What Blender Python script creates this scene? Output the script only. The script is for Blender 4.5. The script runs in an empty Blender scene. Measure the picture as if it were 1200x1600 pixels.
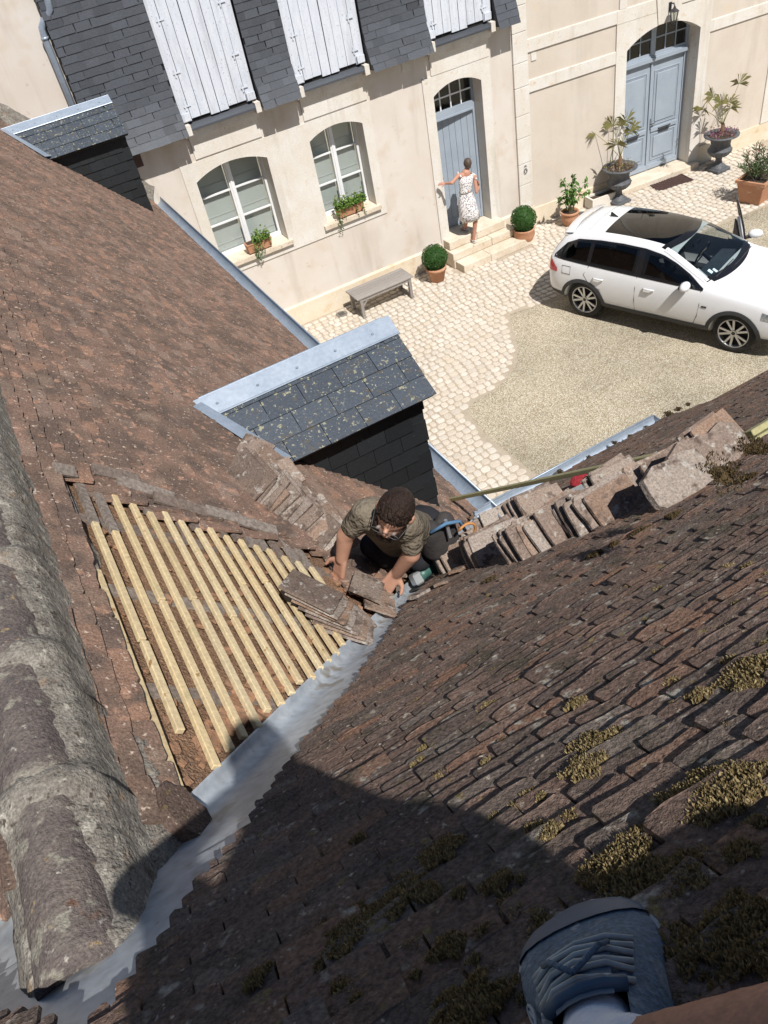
import bpy, bmesh, math, random
from mathutils import Vector, Matrix, Quaternion
from mathutils.bvhtree import BVHTree

# ------------------------------------------------------------------ camera, sky, sun, exposure
scn = bpy.context.scene
COL = scn.collection
CAM = Vector((0.0, 0.0, 7.4))
ROWS = (Vector((0.86045666, -0.48080631, -0.16864054)),
        Vector((-0.44180435, -0.53917016, -0.71701077)),
        Vector((0.25381736, 0.69146282, -0.67635488)))
FPX = 1209.33
cd = bpy.data.cameras.new('camera'); cam = bpy.data.objects.new('camera', cd); COL.objects.link(cam)
cd.sensor_fit = 'VERTICAL'; cd.sensor_height = 24.0; cd.lens = 24.0 * FPX / 1600.0
cd.clip_start = 0.03; cd.clip_end = 400.0
r, u, b = ROWS[0], -ROWS[1], -ROWS[2]
cam.matrix_world = Matrix(((r.x, u.x, b.x, CAM.x), (r.y, u.y, b.y, CAM.y), (r.z, u.z, b.z, CAM.z), (0, 0, 0, 1)))
scn.camera = cam

SUNV = Vector((0.026, -0.567, 0.823)).normalized()          # towards the sun
elev = math.asin(SUNV.z); rotz = math.atan2(SUNV.x, SUNV.y)
w = bpy.data.worlds.new('World'); scn.world = w; w.use_nodes = True
wn = w.node_tree.nodes; bg = wn['Background']
sky = wn.new('ShaderNodeTexSky'); sky.sky_type = 'NISHITA'; sky.sun_disc = False
sky.sun_elevation = elev; sky.sun_rotation = rotz; sky.air_density = 1.0; sky.dust_density = 0.6
w.node_tree.links.new(sky.outputs[0], bg.inputs[0]); bg.inputs[1].default_value = 0.06
sl = bpy.data.lights.new('sun', 'SUN'); sl.energy = 5.0; sl.angle = math.radians(0.53); sl.color = (1.0, 0.965, 0.915)
so = bpy.data.objects.new('sun', sl); COL.objects.link(so); so.location = (0, -20, 40)
so.rotation_euler = (-SUNV).to_track_quat('-Z', 'Y').to_euler()
scn.view_settings.view_transform = 'Standard'; scn.view_settings.look = 'None'
scn.view_settings.gamma = 1.0; scn.view_settings.exposure = 0.12
scn.view_settings.use_curve_mapping = False
cy = scn.cycles; cy.max_bounces = 4; cy.diffuse_bounces = 2; cy.glossy_bounces = 2; cy.transmission_bounces = 4; cy.transparent_max_bounces = 6

R = random.Random(7)
V = Vector
# ------------------------------------------------------------------ placing helpers (pixels of the 1200x1600 photo -> points on known planes)
def ray(px, py):
    x, y, z = px - 600.0, py - 800.0, FPX
    return (ROWS[0] * x + ROWS[1] * y + ROWS[2] * z).normalized()
def at_d(px, py, d): return CAM + ray(px, py) * d
def at_z(px, py, z=0.0):
    d = ray(px, py); return CAM + d * ((z - CAM.z) / d.z)
def at_y(px, py, y):
    d = ray(px, py); return CAM + d * ((y - CAM.y) / d.y)
def at_pl(px, py, p0, n, h=0.0):
    d = ray(px, py); p0 = V(p0) + V(n).normalized() * h; return CAM + d * ((p0 - CAM).dot(n) / d.dot(n))
def proj(p):
    q = V(p) - CAM; z = ROWS[2].dot(q)
    if z < 0.02: return (-9e9, -9e9)
    return (600 + FPX * ROWS[0].dot(q) / z, 800 + FPX * ROWS[1].dot(q) / z)

# ------------------------------------------------------------------ material helpers
def newmat(name):
    m = bpy.data.materials.new(name); m.use_nodes = True
    return m, m.node_tree.nodes, m.node_tree.links, m.node_tree.nodes['Principled BSDF']
def setin(n, k, v):
    if k in n.inputs: n.inputs[k].default_value = v
def c4(c): return (c[0], c[1], c[2], 1.0)
def mixc(N, Lk, fac, a, b_, mode='MIX'):
    x = N.new('ShaderNodeMix'); x.data_type = 'RGBA'; x.blend_type = mode
    for sock, val in ((0, fac), (6, a), (7, b_)):
        if isinstance(val, (int, float)): x.inputs[sock].default_value = val
        elif isinstance(val, tuple): x.inputs[sock].default_value = c4(val)
        else: Lk.new(val, x.inputs[sock])
    return x.outputs[2]
def ramp(N, Lk, src, stops, interp='LINEAR'):
    rp = N.new('ShaderNodeValToRGB'); rp.color_ramp.interpolation = interp
    el = rp.color_ramp.elements
    while len(el) < len(stops): el.new(0.5)
    for e, (p, c) in zip(el, stops):
        e.position = p; e.color = c4(c) if isinstance(c, tuple) else (c, c, c, 1)
    Lk.new(src, rp.inputs[0]); return rp.outputs[0]
def noise(N, Lk, pos, scale, detail=4, rough=0.6, stretch=None):
    if stretch:
        mp = N.new('ShaderNodeMapping'); mp.inputs['Scale'].default_value = stretch; Lk.new(pos, mp.inputs[0]); pos = mp.outputs[0]
    n = N.new('ShaderNodeTexNoise'); n.inputs['Scale'].default_value = scale; n.inputs['Detail'].default_value = detail
    n.inputs['Roughness'].default_value = rough; Lk.new(pos, n.inputs['Vector']); return n.outputs[0]
def pieceid(N, Lk):
    g = N.new('ShaderNodeNewGeometry'); o = N.new('ShaderNodeObjectInfo')
    a = N.new('ShaderNodeMath'); a.operation = 'ADD'; Lk.new(g.outputs['Random Per Island'], a.inputs[0]); Lk.new(o.outputs['Random'], a.inputs[1])
    f = N.new('ShaderNodeMath'); f.operation = 'FRACT'; Lk.new(a.outputs[0], f.inputs[0]); return f.outputs[0]
def bump(N, Lk, bs, h, strength, dist=0.01, prev=None):
    bp = N.new('ShaderNodeBump'); bp.inputs['Strength'].default_value = strength; bp.inputs['Distance'].default_value = dist
    Lk.new(h, bp.inputs['Height'])
    if prev is not None: Lk.new(prev, bp.inputs['Normal'])
    Lk.new(bp.outputs[0], bs.inputs['Normal']); return bp.outputs[0]
def pm(name, c1, c2=None, scale=6.0, rough=0.8, bmp=0.0, bscale=60.0, bdist=0.01, pieces=None, spots=(), metal=0.0, spec=0.5,
       fine=None, stretch=None, obj=False, coat=0.0, rvar=0.0, streak=None):
    """procedural material: two tone noise, optional per-piece colours, optional spots [(scale, lo, hi, colour)], bump"""
    m, N, Lk, bs = newmat(name)
    if obj:
        tc = N.new('ShaderNodeTexCoord'); pos = tc.outputs['Object']
    else:
        pos = N.new('ShaderNodeNewGeometry').outputs['Position']
    c2 = c2 or tuple(x * 0.8 for x in c1)
    nz = noise(N, Lk, pos, scale, 3, 0.65, stretch)
    nzr = ramp(N, Lk, nz, [(0.35, 0.0), (0.65, 1.0)])
    col = mixc(N, Lk, nzr, c1, c2)
    if pieces:
        pid = pieceid(N, Lk); st = [(i / max(1, len(pieces) - 1), c) for i, c in enumerate(pieces)]
        pc = ramp(N, Lk, pid, st)
        col = mixc(N, Lk, 0.72, col, pc)
    for s in spots:
        n2 = noise(N, Lk, pos, s[0], 2.5, 0.7)
        f = ramp(N, Lk, n2, [(s[1], 0.0), (s[2], 1.0)]); col = mixc(N, Lk, f, col, s[3])
    if streak:
        n5 = noise(N, Lk, pos, streak[0], 3, 0.6, (1, 1, .12)); f5 = ramp(N, Lk, n5, [(streak[1], 0.0), (streak[2], streak[4])]); col = mixc(N, Lk, f5, col, streak[3])
    if fine:
        n3 = noise(N, Lk, pos, fine[0], 1.5, 0.7, stretch); f3 = ramp(N, Lk, n3, [(0.3, 1 - fine[1]), (0.7, 1 + fine[1] * 0.6)])
        col = mixc(N, Lk, 1.0, col, f3, 'MULTIPLY')
    Lk.new(col, bs.inputs['Base Color'])
    bs.inputs['Roughness'].default_value = rough; bs.inputs['Metallic'].default_value = metal
    setin(bs, 'Specular IOR Level', spec); setin(bs, 'Coat Weight', coat); setin(bs, 'Coat Roughness', 0.04)
    if rvar:
        rr = N.new('ShaderNodeMapRange'); rr.inputs[3].default_value = rough - rvar; rr.inputs[4].default_value = rough + rvar
        Lk.new(nz, rr.inputs[0]); Lk.new(rr.outputs[0], bs.inputs['Roughness'])
    if bmp:
        h = noise(N, Lk, pos, bscale, 3, 0.7, stretch); bump(N, Lk, bs, h, bmp, bdist)
    return m

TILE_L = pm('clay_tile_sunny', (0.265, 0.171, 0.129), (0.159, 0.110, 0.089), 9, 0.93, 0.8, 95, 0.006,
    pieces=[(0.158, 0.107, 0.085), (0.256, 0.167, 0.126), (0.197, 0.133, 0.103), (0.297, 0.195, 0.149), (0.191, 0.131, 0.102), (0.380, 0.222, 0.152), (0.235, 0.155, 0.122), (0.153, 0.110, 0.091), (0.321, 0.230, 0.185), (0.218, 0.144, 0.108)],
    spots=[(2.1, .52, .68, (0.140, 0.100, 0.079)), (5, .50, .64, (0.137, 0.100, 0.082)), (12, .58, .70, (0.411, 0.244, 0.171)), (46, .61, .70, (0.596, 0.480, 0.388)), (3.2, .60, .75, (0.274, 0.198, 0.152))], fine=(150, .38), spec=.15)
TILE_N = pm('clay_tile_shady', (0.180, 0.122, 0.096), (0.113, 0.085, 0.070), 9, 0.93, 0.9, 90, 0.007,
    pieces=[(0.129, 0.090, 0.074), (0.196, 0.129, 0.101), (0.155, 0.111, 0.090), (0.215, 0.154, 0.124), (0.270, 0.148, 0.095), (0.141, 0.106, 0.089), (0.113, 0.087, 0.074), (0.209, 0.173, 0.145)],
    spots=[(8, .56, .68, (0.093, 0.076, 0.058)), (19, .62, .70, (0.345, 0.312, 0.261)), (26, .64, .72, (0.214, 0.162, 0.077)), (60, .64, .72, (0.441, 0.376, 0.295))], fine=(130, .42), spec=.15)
TILE_LOOSE = pm('loose_clay_tile', (0.320, 0.255, 0.216), (0.205, 0.151, 0.123), 11, 0.92, 0.7, 70, 0.01,
    pieces=[(0.313, 0.259, 0.223), (0.170, 0.116, 0.090), (0.368, 0.317, 0.278), (0.129, 0.096, 0.078), (0.285, 0.177, 0.119), (0.330, 0.273, 0.230), (0.206, 0.156, 0.127), (0.396, 0.353, 0.309)],
    spots=[(14, .54, .66, (0.129, 0.096, 0.078)), (24, .58, .68, (0.399, 0.370, 0.334))], fine=(120, .35), spec=.15)
RIDGE = pm('ridge_tile_clay', (0.116, 0.097, 0.092), (0.168, 0.139, 0.123), 10, 0.9, 0.8, 70, 0.01,
    spots=[(7, .62, .70, (0.086, 0.080, 0.078)), (15, .57, .64, (0.258, 0.239, 0.197)), (22, .66, .72, (0.310, 0.227, 0.123)), (48, .64, .72, (0.361, 0.336, 0.295)), (9, .66, .72, (0.146, 0.076, 0.049)), (5, .60, .70, (0.232, 0.210, 0.180))], fine=(160, .35), spec=.2)
MORTAR = pm('lichen_mortar', (0.266, 0.245, 0.212), (0.192, 0.172, 0.148), 18, 0.95, .8, 40, 0.014,
    spots=[(24, .56, .66, (0.400, 0.372, 0.317)), (40, .60, .68, (0.096, 0.080, 0.065)), (8, .62, .72, (0.296, 0.197, 0.122)), (6, .60, .70, (0.126, 0.106, 0.090))], fine=(150, .4), spec=.1)
def slate_mat(name, base, spots=(), rough=.5, spread=.35):
    p = [tuple(x * k for x in base) for k in (1 - spread, 1.1, .85, 1 + spread, .95, 1.2)]
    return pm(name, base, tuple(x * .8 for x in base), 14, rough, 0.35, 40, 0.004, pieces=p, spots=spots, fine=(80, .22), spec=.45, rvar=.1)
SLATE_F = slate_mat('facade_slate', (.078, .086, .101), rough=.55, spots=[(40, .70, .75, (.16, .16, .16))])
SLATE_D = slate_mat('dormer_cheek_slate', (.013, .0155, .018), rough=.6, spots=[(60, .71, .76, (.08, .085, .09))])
SLATE_R = slate_mat('dormer_roof_slate', (.060, .074, .095), rough=.42, spread=.22, spots=[(34, .60, .66, (.30, .29, .20)), (18, .58, .68, (.085, .075, .06)), (70, .66, .70, (.42, .41, .31))])
ZINC = pm('zinc_sheet', (.30, .36, .44), (.36, .42, .50), 7, .42, .08, 30, .003, metal=.35, spec=.5, fine=(40, .1), spots=[(60, .70, .76, (.5, .52, .55))])
LEAD = pm('lead_sheet', (.40, .44, .49), (.50, .54, .58), 3.2, .42, .2, 12, .010, metal=.25, spec=.5, fine=(26, .18), spots=[(9, .58, .68, (.30, .28, .25)), (55, .70, .76, (.10, .09, .085))], rvar=.12)
RENDER = pm('lime_render', (0.670, 0.600, 0.528), (0.709, 0.655, 0.596), 1.3, .95, .5, 150, .006, fine=(220, .1), spots=[(2.2, .55, .75, (0.630, 0.535, 0.434)), (.7, .56, .70, (0.621, 0.550, 0.481)), (7, .66, .76, (0.591, 0.500, 0.418))], spec=.15, streak=(3.2, .52, .72, (0.492, 0.420, 0.345), .55))
RENDER_R = pm('grey_lime_render', (.62, .545, .46), (.67, .60, .52), 1.5, .95, .55, 140, .006, fine=(200, .12), spots=[(1.6, .60, .80, (.68, .57, .44))], spec=.15, streak=(2.6, .52, .72, (.48, .42, .35), .5))
STONE = pm('tuffeau_stone', (0.739, 0.710, 0.660), (0.690, 0.635, 0.556), 2.2, .92, .4, 60, .006, fine=(90, .12), spots=[(6, .62, .74, (0.650, 0.520, 0.374)), (30, .66, .73, (0.453, 0.390, 0.312))], spec=.15, streak=(5, .54, .74, (0.492, 0.430, 0.354), .5))
STEPST = pm('step_stone', (.72, .64, .53), (.62, .52, .40), 3.0, .92, .5, 50, .01, fine=(70, .18), spots=[(12, .64, .72, (.40, .31, .21))], spec=.15)
PLINTH = pm('stained_plinth', (.72, .60, .44), (.76, .68, .55), 1.6, .95, .5, 60, .008, fine=(90, .14), spots=[(2.6, .58, .72, (.62, .46, .28))], spec=.15)
WHITE = pm('white_window_paint', (.80, .80, .80), (.76, .77, .78), 4, .45, spec=.4)
SHUT = pm('white_shutter_paint', (.70, .73, .79), (.62, .66, .73), 5, .6, .25, 30, .004, fine=(60, .10), stretch=(6, 6, .6), spots=[(38, .62, .70, (.36, .37, .39))], spec=.3, streak=(9, .52, .70, (.46, .48, .52), .6))
DOORP = pm('grey_blue_paint', (.35, .40, .46), (.31, .36, .42), 3, .5, .1, 30, .002, spec=.35, fine=(90, .05))
BLIND = pm('window_blind', (.62, .635, .63), (.55, .57, .565), 1.5, .5, spec=.3, fine=(3, .08))
DARKGL = pm('dark_window_glass', (.010, .012, .013), (.02, .022, .024), 3, .06, spec=.6)
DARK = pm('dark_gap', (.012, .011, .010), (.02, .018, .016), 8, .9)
IRON = pm('black_iron', (.025, .025, .028), (.04, .04, .045), 20, .5, .2, 60, .003)
WOODN = pm('new_pine_batten', (.66, .535, .325), (.58, .44, .25), 4, .75, .4, 50, .004, pieces=[(.70, .58, .37), (.56, .44, .26), (.68, .53, .31), (.60, .52, .36), (.64, .47, .26)], spots=[(26, .66, .72, (.36, .21, .09)), (7, .62, .74, (.50, .42, .24))], fine=(70, .18), spec=.25)
WOODO = pm('old_grey_batten', (.20, .165, .14), (.29, .245, .21), 6, .9, .8, 60, .006, pieces=[(.20, .165, .14), (.27, .23, .20), (.16, .12, .10), (.33, .26, .21)], fine=(60, .35), spec=.15)
DECK = pm('dusty_roof_deck', (.36, .225, .145), (.26, .165, .11), 7, .96, 1.0, 85, .02, spots=[(12, .60, .70, (.33, .19, .11)), (40, .64, .70, (.13, .085, .06))], fine=(170, .5), spec=.1)
WOODG = pm('weathered_teak', (.33, .30, .275), (.25, .225, .205), 5, .85, .5, 40, .004, pieces=[(.34, .31, .285), (.27, .245, .225), (.38, .35, .32)], fine=(70, .25), spec=.2)
COBBLE = pm('pale_cobblestone', (.63, .57, .485), (.56, .49, .405), 8, .9, .6, 60, .01, pieces=[(.66, .60, .51), (.57, .495, .41), (.70, .66, .585), (.60, .52, .425), (.65, .60, .53), (.53, .47, .40)],
    spots=[(30, .64, .70, (.42, .33, .24)), (5, .60, .72, (.64, .51, .38))], fine=(80, .2), spec=.2)
SAND = pm('joint_sand', (.50, .425, .335), (.43, .365, .285), 6, .97, .8, 120, .01, fine=(160, .25), spec=.1)
GRAVEL = None
def gravel_mat():
    m, N, Lk, bs = newmat('fine_gravel')
    pos = N.new('ShaderNodeNewGeometry').outputs['Position']
    vo = N.new('ShaderNodeTexVoronoi'); vo.inputs['Scale'].default_value = 85; Lk.new(pos, vo.inputs['Vector'])
    sep = N.new('ShaderNodeSeparateColor'); Lk.new(vo.outputs['Color'], sep.inputs[0])
    c = ramp(N, Lk, sep.outputs[0], [(0, (.27, .22, .145)), (.35, (.41, .345, .245)), (.6, (.51, .445, .325)), (.8, (.62, .56, .44)), (1, (.76, .71, .61))])
    big = noise(N, Lk, pos, .55, 4, .6); f = ramp(N, Lk, big, [(.36, .76), (.65, 1.06)])
    c = mixc(N, Lk, 1.0, c, f, 'MULTIPLY'); Lk.new(c, bs.inputs['Base Color']); bs.inputs['Roughness'].default_value = .95
    setin(bs, 'Specular IOR Level', .15)
    bump(N, Lk, bs, vo.outputs['Distance'], .9, .012); return m
GRAVEL = gravel_mat()
TERRA = pm('terracotta', (.52, .27, .16), (.45, .23, .135), 7, .85, .3, 50, .004, fine=(60, .15), spots=[(9, .60, .72, (.60, .42, .30))], spec=.2)
SOIL = pm('potting_soil', (.05, .035, .025), (.09, .065, .045), 40, .98, 1.0, 60, .02)
CAST = pm('cast_iron_urn', (.075, .08, .09), (.12, .125, .135), 12, .6, .4, 40, .006, fine=(60, .25))
def leafmat(name, c1, c2, c3, rough=.55):
    m, N, Lk, bs = newmat(name)
    pid = pieceid(N, Lk); c = ramp(N, Lk, pid, [(0, c1), (.5, c2), (1, c3)])
    Lk.new(c, bs.inputs['Base Color']); bs.inputs['Roughness'].default_value = rough; setin(bs, 'Specular IOR Level', .3)
    tr = N.new('ShaderNodeBsdfTranslucent'); Lk.new(c, tr.inputs[0])
    mx = N.new('ShaderNodeMixShader'); mx.inputs[0].default_value = .22
    out = N['Material Output']; Lk.new(bs.outputs[0], mx.inputs[1]); Lk.new(tr.outputs[0], mx.inputs[2]); Lk.new(mx.outputs[0], out.inputs[0]); return m
LEAF_BOX = leafmat('boxwood_leaf', (.025, .075, .018), (.045, .12, .025), (.08, .17, .04))
LEAF_LEM = leafmat('lemon_leaf', (.05, .13, .025), (.09, .20, .035), (.15, .27, .06))
LEAF_IVY = leafmat('window_box_leaf', (.07, .16, .03), (.15, .26, .05), (.26, .34, .09))
LEAF_PALM = leafmat('dry_palm_leaf', (.24, .21, .08), (.32, .29, .12), (.20, .22, .08))
LEAF_OLE = leafmat('oleander_leaf', (.05, .10, .035), (.09, .15, .055), (.15, .20, .09))
LEAF_PINK = leafmat('purple_flower', (.33, .06, .28), (.25, .16, .10), (.42, .22, .33))
MOSSM = leafmat('roof_moss', (.13, .095, .045), (.25, .185, .085), (.40, .32, .17), .9)
MOSSD = leafmat('dark_moss', (.05, .035, .02), (.10, .07, .035), (.17, .12, .05), .95)

# ------------------------------------------------------------------ mesh helpers
class MB:
    def __init__(s): s.v = []; s.f = []
    def add(s, vs, fs):
        o = len(s.v); s.v += [tuple(x) for x in vs]; s.f += [tuple(i + o for i in f) for f in fs]; return s
    def box(s, x0, x1, y0, y1, z0, z1, M=None):
        vs = [V((x, y, z)) for x in (x0, x1) for y in (y0, y1) for z in (z0, z1)]
        if M is not None: vs = [M @ p for p in vs]
        return s.add(vs, [(0, 1, 3, 2), (4, 6, 7, 5), (0, 4, 5, 1), (2, 3, 7, 6), (0, 2, 6, 4), (1, 5, 7, 3)])
    def hexa(s, a, b_):            # two quads (lists of 4 pts) -> solid
        vs = list(a) + list(b_)
        return s.add(vs, [(3, 2, 1, 0), (4, 5, 6, 7), (0, 1, 5, 4), (1, 2, 6, 5), (2, 3, 7, 6), (3, 0, 4, 7)])
    def prism(s, poly, ext):       # poly list of 3D points, ext vector
        n = len(poly); e = V(ext); vs = [V(p) for p in poly] + [V(p) + e for p in poly]
        return s.add(vs, [tuple(range(n - 1, -1, -1)), tuple(range(n, 2 * n))] + [(i, (i + 1) % n, n + (i + 1) % n, n + i) for i in range(n)])
    def bar(s, p, q, wd, ht, up=(0, 0, 1)):
        p, q = V(p), V(q); d = (q - p).normalized(); up = V(up)
        sx = d.cross(up).normalized(); sy = sx.cross(d).normalized()
        A = [p + sx * wd / 2 * i + sy * ht / 2 * j for i, j in ((-1, -1), (1, -1), (1, 1), (-1, 1))]
        return s.hexa(A, [x + (q - p) for x in A])
    def tube(s, pts, rad, seg=8, cap=True):
        pts = [V(p) for p in pts]; n = len(pts); rs = rad if isinstance(rad, (list, tuple)) else [rad] * n
        o = len(s.v); prev = None
        for i, p in enumerate(pts):
            d = (pts[min(i + 1, n - 1)] - pts[max(i - 1, 0)]).normalized()
            if prev is None:
                a = V((0, 0, 1)) if abs(d.z) < .9 else V((1, 0, 0)); sx = d.cross(a).normalized()
            else:
                sx = (prev - d * prev.dot(d)).normalized()
            prev = sx; sy = d.cross(sx)
            for k in range(seg):
                t = 2 * math.pi * k / seg; s.v.append(tuple(p + (sx * math.cos(t) + sy * math.sin(t)) * rs[i]))
        for i in range(n - 1):
            for k in range(seg):
                k2 = (k + 1) % seg; s.f.append((o + i * seg + k, o + i * seg + k2, o + (i + 1) * seg + k2, o + (i + 1) * seg + k))
        if cap:
            s.f.append(tuple(o + k for k in range(seg - 1, -1, -1))); s.f.append(tuple(o + (n - 1) * seg + k for k in range(seg)))
        return s
    def lathe(s, prof, c=(0, 0, 0), seg=28, a0=0, a1=2 * math.pi, rad=None):
        c = V(c); o = len(s.v); full = abs(a1 - a0 - 2 * math.pi) < 1e-6; m = seg if full else seg + 1
        for (rr, z) in prof:
            for k in range(m):
                t = a0 + (a1 - a0) * k / seg; q = rr * (rad(t, z) if rad else 1); s.v.append((c.x + q * math.cos(t), c.y + q * math.sin(t), c.z + z))
        for i in range(len(prof) - 1):
            for k in range(seg):
                k2 = (k + 1) % m; s.f.append((o + i * m + k, o + i * m + k2, o + (i + 1) * m + k2, o + (i + 1) * m + k))
        return s
    def ball(s, c, rx, ry=None, rz=None, seg=16, rings=10, M=None):
        ry = ry or rx; rz = rz or rx; c = V(c); o = len(s.v)
        for i in range(rings + 1):
            ph = math.pi * i / rings
            for k in range(seg):
                t = 2 * math.pi * k / seg; p = V((rx * math.sin(ph) * math.cos(t), ry * math.sin(ph) * math.sin(t), rz * math.cos(ph)))
                if M is not None: p = M @ p
                s.v.append(tuple(c + p))
        for i in range(rings):
            for k in range(seg):
                k2 = (k + 1) % seg; s.f.append((o + i * seg + k, o + (i + 1) * seg + k, o + (i + 1) * seg + k2, o + i * seg + k2))
        return s
    def mesh(s, name, mat, smooth=False):
        me = bpy.data.meshes.new(name); me.from_pydata(s.v, [], s.f); me.update()
        if isinstance(mat, (list, tuple)):
            for m in mat: me.materials.append(m)
        else: me.materials.append(mat)
        if smooth: me.polygons.foreach_set('use_smooth', [True] * len(me.polygons))
        return me
    def build(s, name, mat, parent=None, smooth=False, world=False):
        """world=True: vertices are world coordinates although parent sits elsewhere (unrotated)"""
        if world and parent is not None:
            o = wloc(parent); s.v = [(p[0] - o.x, p[1] - o.y, p[2] - o.z) for p in s.v]
        ob = bpy.data.objects.new(name, s.mesh(name, mat, smooth)); COL.objects.link(ob)
        if parent is not None: ob.parent = parent
        return ob
def wloc(o):
    p = V((0, 0, 0))
    while o is not None: p = p + o.location; o = o.parent
    return p
def tag(o, label=None, cat=None, group=None, kind=None):
    if label: o['label'] = label
    if cat: o['category'] = cat
    if group: o['group'] = group
    if kind: o['kind'] = kind
    return o
def thing(name, loc, label, cat, group=None, rz=0.0):
    o = bpy.data.objects.new(name, None); COL.objects.link(o); o.location = loc; o.rotation_euler = (0, 0, rz); o.empty_display_size = .2
    return tag(o, label, cat, group)
def single(mb, name, mat, base, label, cat, group=None, smooth=False):
    """a thing that is one mesh; vertices given in world coordinates, origin put at base"""
    b0 = V(base); mb.v = [(p[0] - b0.x, p[1] - b0.y, p[2] - b0.z) for p in mb.v]
    o = mb.build(name, mat, None, smooth); o.location = b0; return tag(o, label, cat, group)
def inst(me, name, M, parent):
    o = bpy.data.objects.new(name, me); COL.objects.link(o); o.parent = parent; o.matrix_basis = M; return o
def frame(o, x, y, z):
    return Matrix(((x[0], y[0], z[0], o[0]), (x[1], y[1], z[1], o[1]), (x[2], y[2], z[2], o[2]), (0, 0, 0, 1)))
def bevel_mesh(me, wdt=.004, seg=1):
    bm = bmesh.new(); bm.from_mesh(me); bmesh.ops.bevel(bm, geom=list(bm.edges), offset=wdt, segments=seg, affect='EDGES', profile=.5); bm.to_mesh(me); bm.free()

# ------------------------------------------------------------------ the two roofs' geometry
XG, YG, ZG = 2.15, 3.75, 3.15
TL, TN = 1.05, 0.95
XR = -0.47                                     # ridge of the wing
TR = (XG - XR) * TL; ZR = ZG + TR
aN, aL = math.atan(TN), math.atan(TL)
cN, sN, cL, sL_ = math.cos(aN), math.sin(aN), math.cos(aL), math.sin(aL)
P0 = V((XG, YG, ZG)); NN = V((0, sN, cN)); NL = V((sL_, 0, cL))
UPN = V((0, -cN, sN)); UPL = V((-cL, 0, sL_))
def onN(px, py, h=0.0): return at_pl(px, py, P0, NN, h)
def onL(px, py, h=0.0): return at_pl(px, py, P0, NL, h)
def ptN(x, s, h=0.0): return V((x, YG, ZG)) + UPN * s + NN * h
def ptL(y, s, h=0.0): return V((XG, y, ZG)) + UPL * s + NL * h
def valN(s): return XG - s * sN / TL                 # x of the valley at slope distance s on the near roof
def valL(s): return YG - s * sL_ / TN                # y of the valley at slope distance s on the wing roof
SRN = TR / sN                                    # slope distance on near roof where the wing ridge meets it
SRL = TR / sL_
# ================================================================== ground
g = MB(); g.add([(-60, -60, 0), (80, -60, 0), (80, 90, 0), (-60, 90, 0)], [(0, 1, 2, 3)])
ground = g.build('ground', GRAVEL); tag(ground, kind='structure', label='pale fine gravel covering the courtyard drive')
EDGE = [(4.86, 5.0), (4.86, 6.8), (4.85, 8.05), (4.95, 8.72), (5.15, 8.86), (5.6, 8.9), (6.0, 9.05), (6.35, 9.3), (6.62, 9.66), (6.85, 10.05), (7.02, 10.4), (7.2, 10.66), (7.5, 10.6), (8.1, 10.46), (12.5, 10.42), (13.4, 10.33), (22, 9.4)]
poly = [(1.9, 5.0)] + EDGE + [(22, 12.2), (9.75, 13.4), (1.9, 13.4)]
g = MB(); g.add([(x, y, .004) for x, y in poly[1:]] + [(1.9, 5.0, .004)], [tuple(range(len(poly)))])
pave = g.build('cobbled_pavement', SAND); tag(pave, kind='structure', label='cobbled strip of pale stones in sandy joints along the house')
def edge_x(y, side=None):
    pass
def in_poly(x, y, P):
    c = False; n = len(P); j = n - 1
    for i in range(n):
        if (P[i][1] > y) != (P[j][1] > y) and x < (P[j][0] - P[i][0]) * (y - P[i][1]) / (P[j][1] - P[i][1]) + P[i][0]: c = not c
        j = i
    return c
def cobble_variant(rg):
    n = 10; out = []
    for k in range(n):
        t = 2 * math.pi * (k + .5) / n + rg.uniform(-.16, .16); c, s_ = math.cos(t), math.sin(t)
        e = (abs(c) ** 7 + abs(s_) ** 7) ** (-1 / 7); out.append((c * e * .5 * rg.uniform(.88, 1.0), s_ * e * .5 * rg.uniform(.88, 1.0)))
    m = MB(); vs = [(x, y, 0) for x, y in out] + [(x * .98, y * .98, .75) for x, y in out] + [(x * .86, y * .86, 1.0) for x, y in out]
    fs = []
    for i in range(2): fs += [(i * n + k, i * n + (k + 1) % n, (i + 1) * n + (k + 1) % n, (i + 1) * n + k) for k in range(n)]
    fs.append(tuple(2 * n + k for k in range(n))); m.add(vs, fs); return m
CV = [cobble_variant(R) for _ in range(7)]; CVM = [m.mesh('cobble', COBBLE, True) for m in CV]
cob = []
yy = 5.1
while yy < 13.3:
    hrow = R.uniform(.115, .145); xx = 1.95 + R.uniform(0, .1)
    while xx < 15.5:
        wd = R.uniform(.11, .185); yo = yy + .05 * math.sin(xx * .9 + 1.3) + .03 * math.sin(xx * 2.3 + yy)
        cx, cy = xx + wd / 2, yo + hrow / 2
        ok = all(in_poly(cx + a, cy + b_, poly) for a in (-wd * .4, wd * .4) for b_ in (-hrow * .4, hrow * .4)) and cy < (13.33 if cx < 9.75 else 13.33 - (cx - 9.75) * .098)
        if ok and not (7.44 < cx < 9.22 and cy > 12.6): cob.append((cx, cy, wd * .93, hrow * .92, R.uniform(-.09, .09)))
        xx += wd
    yy += hrow
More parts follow.
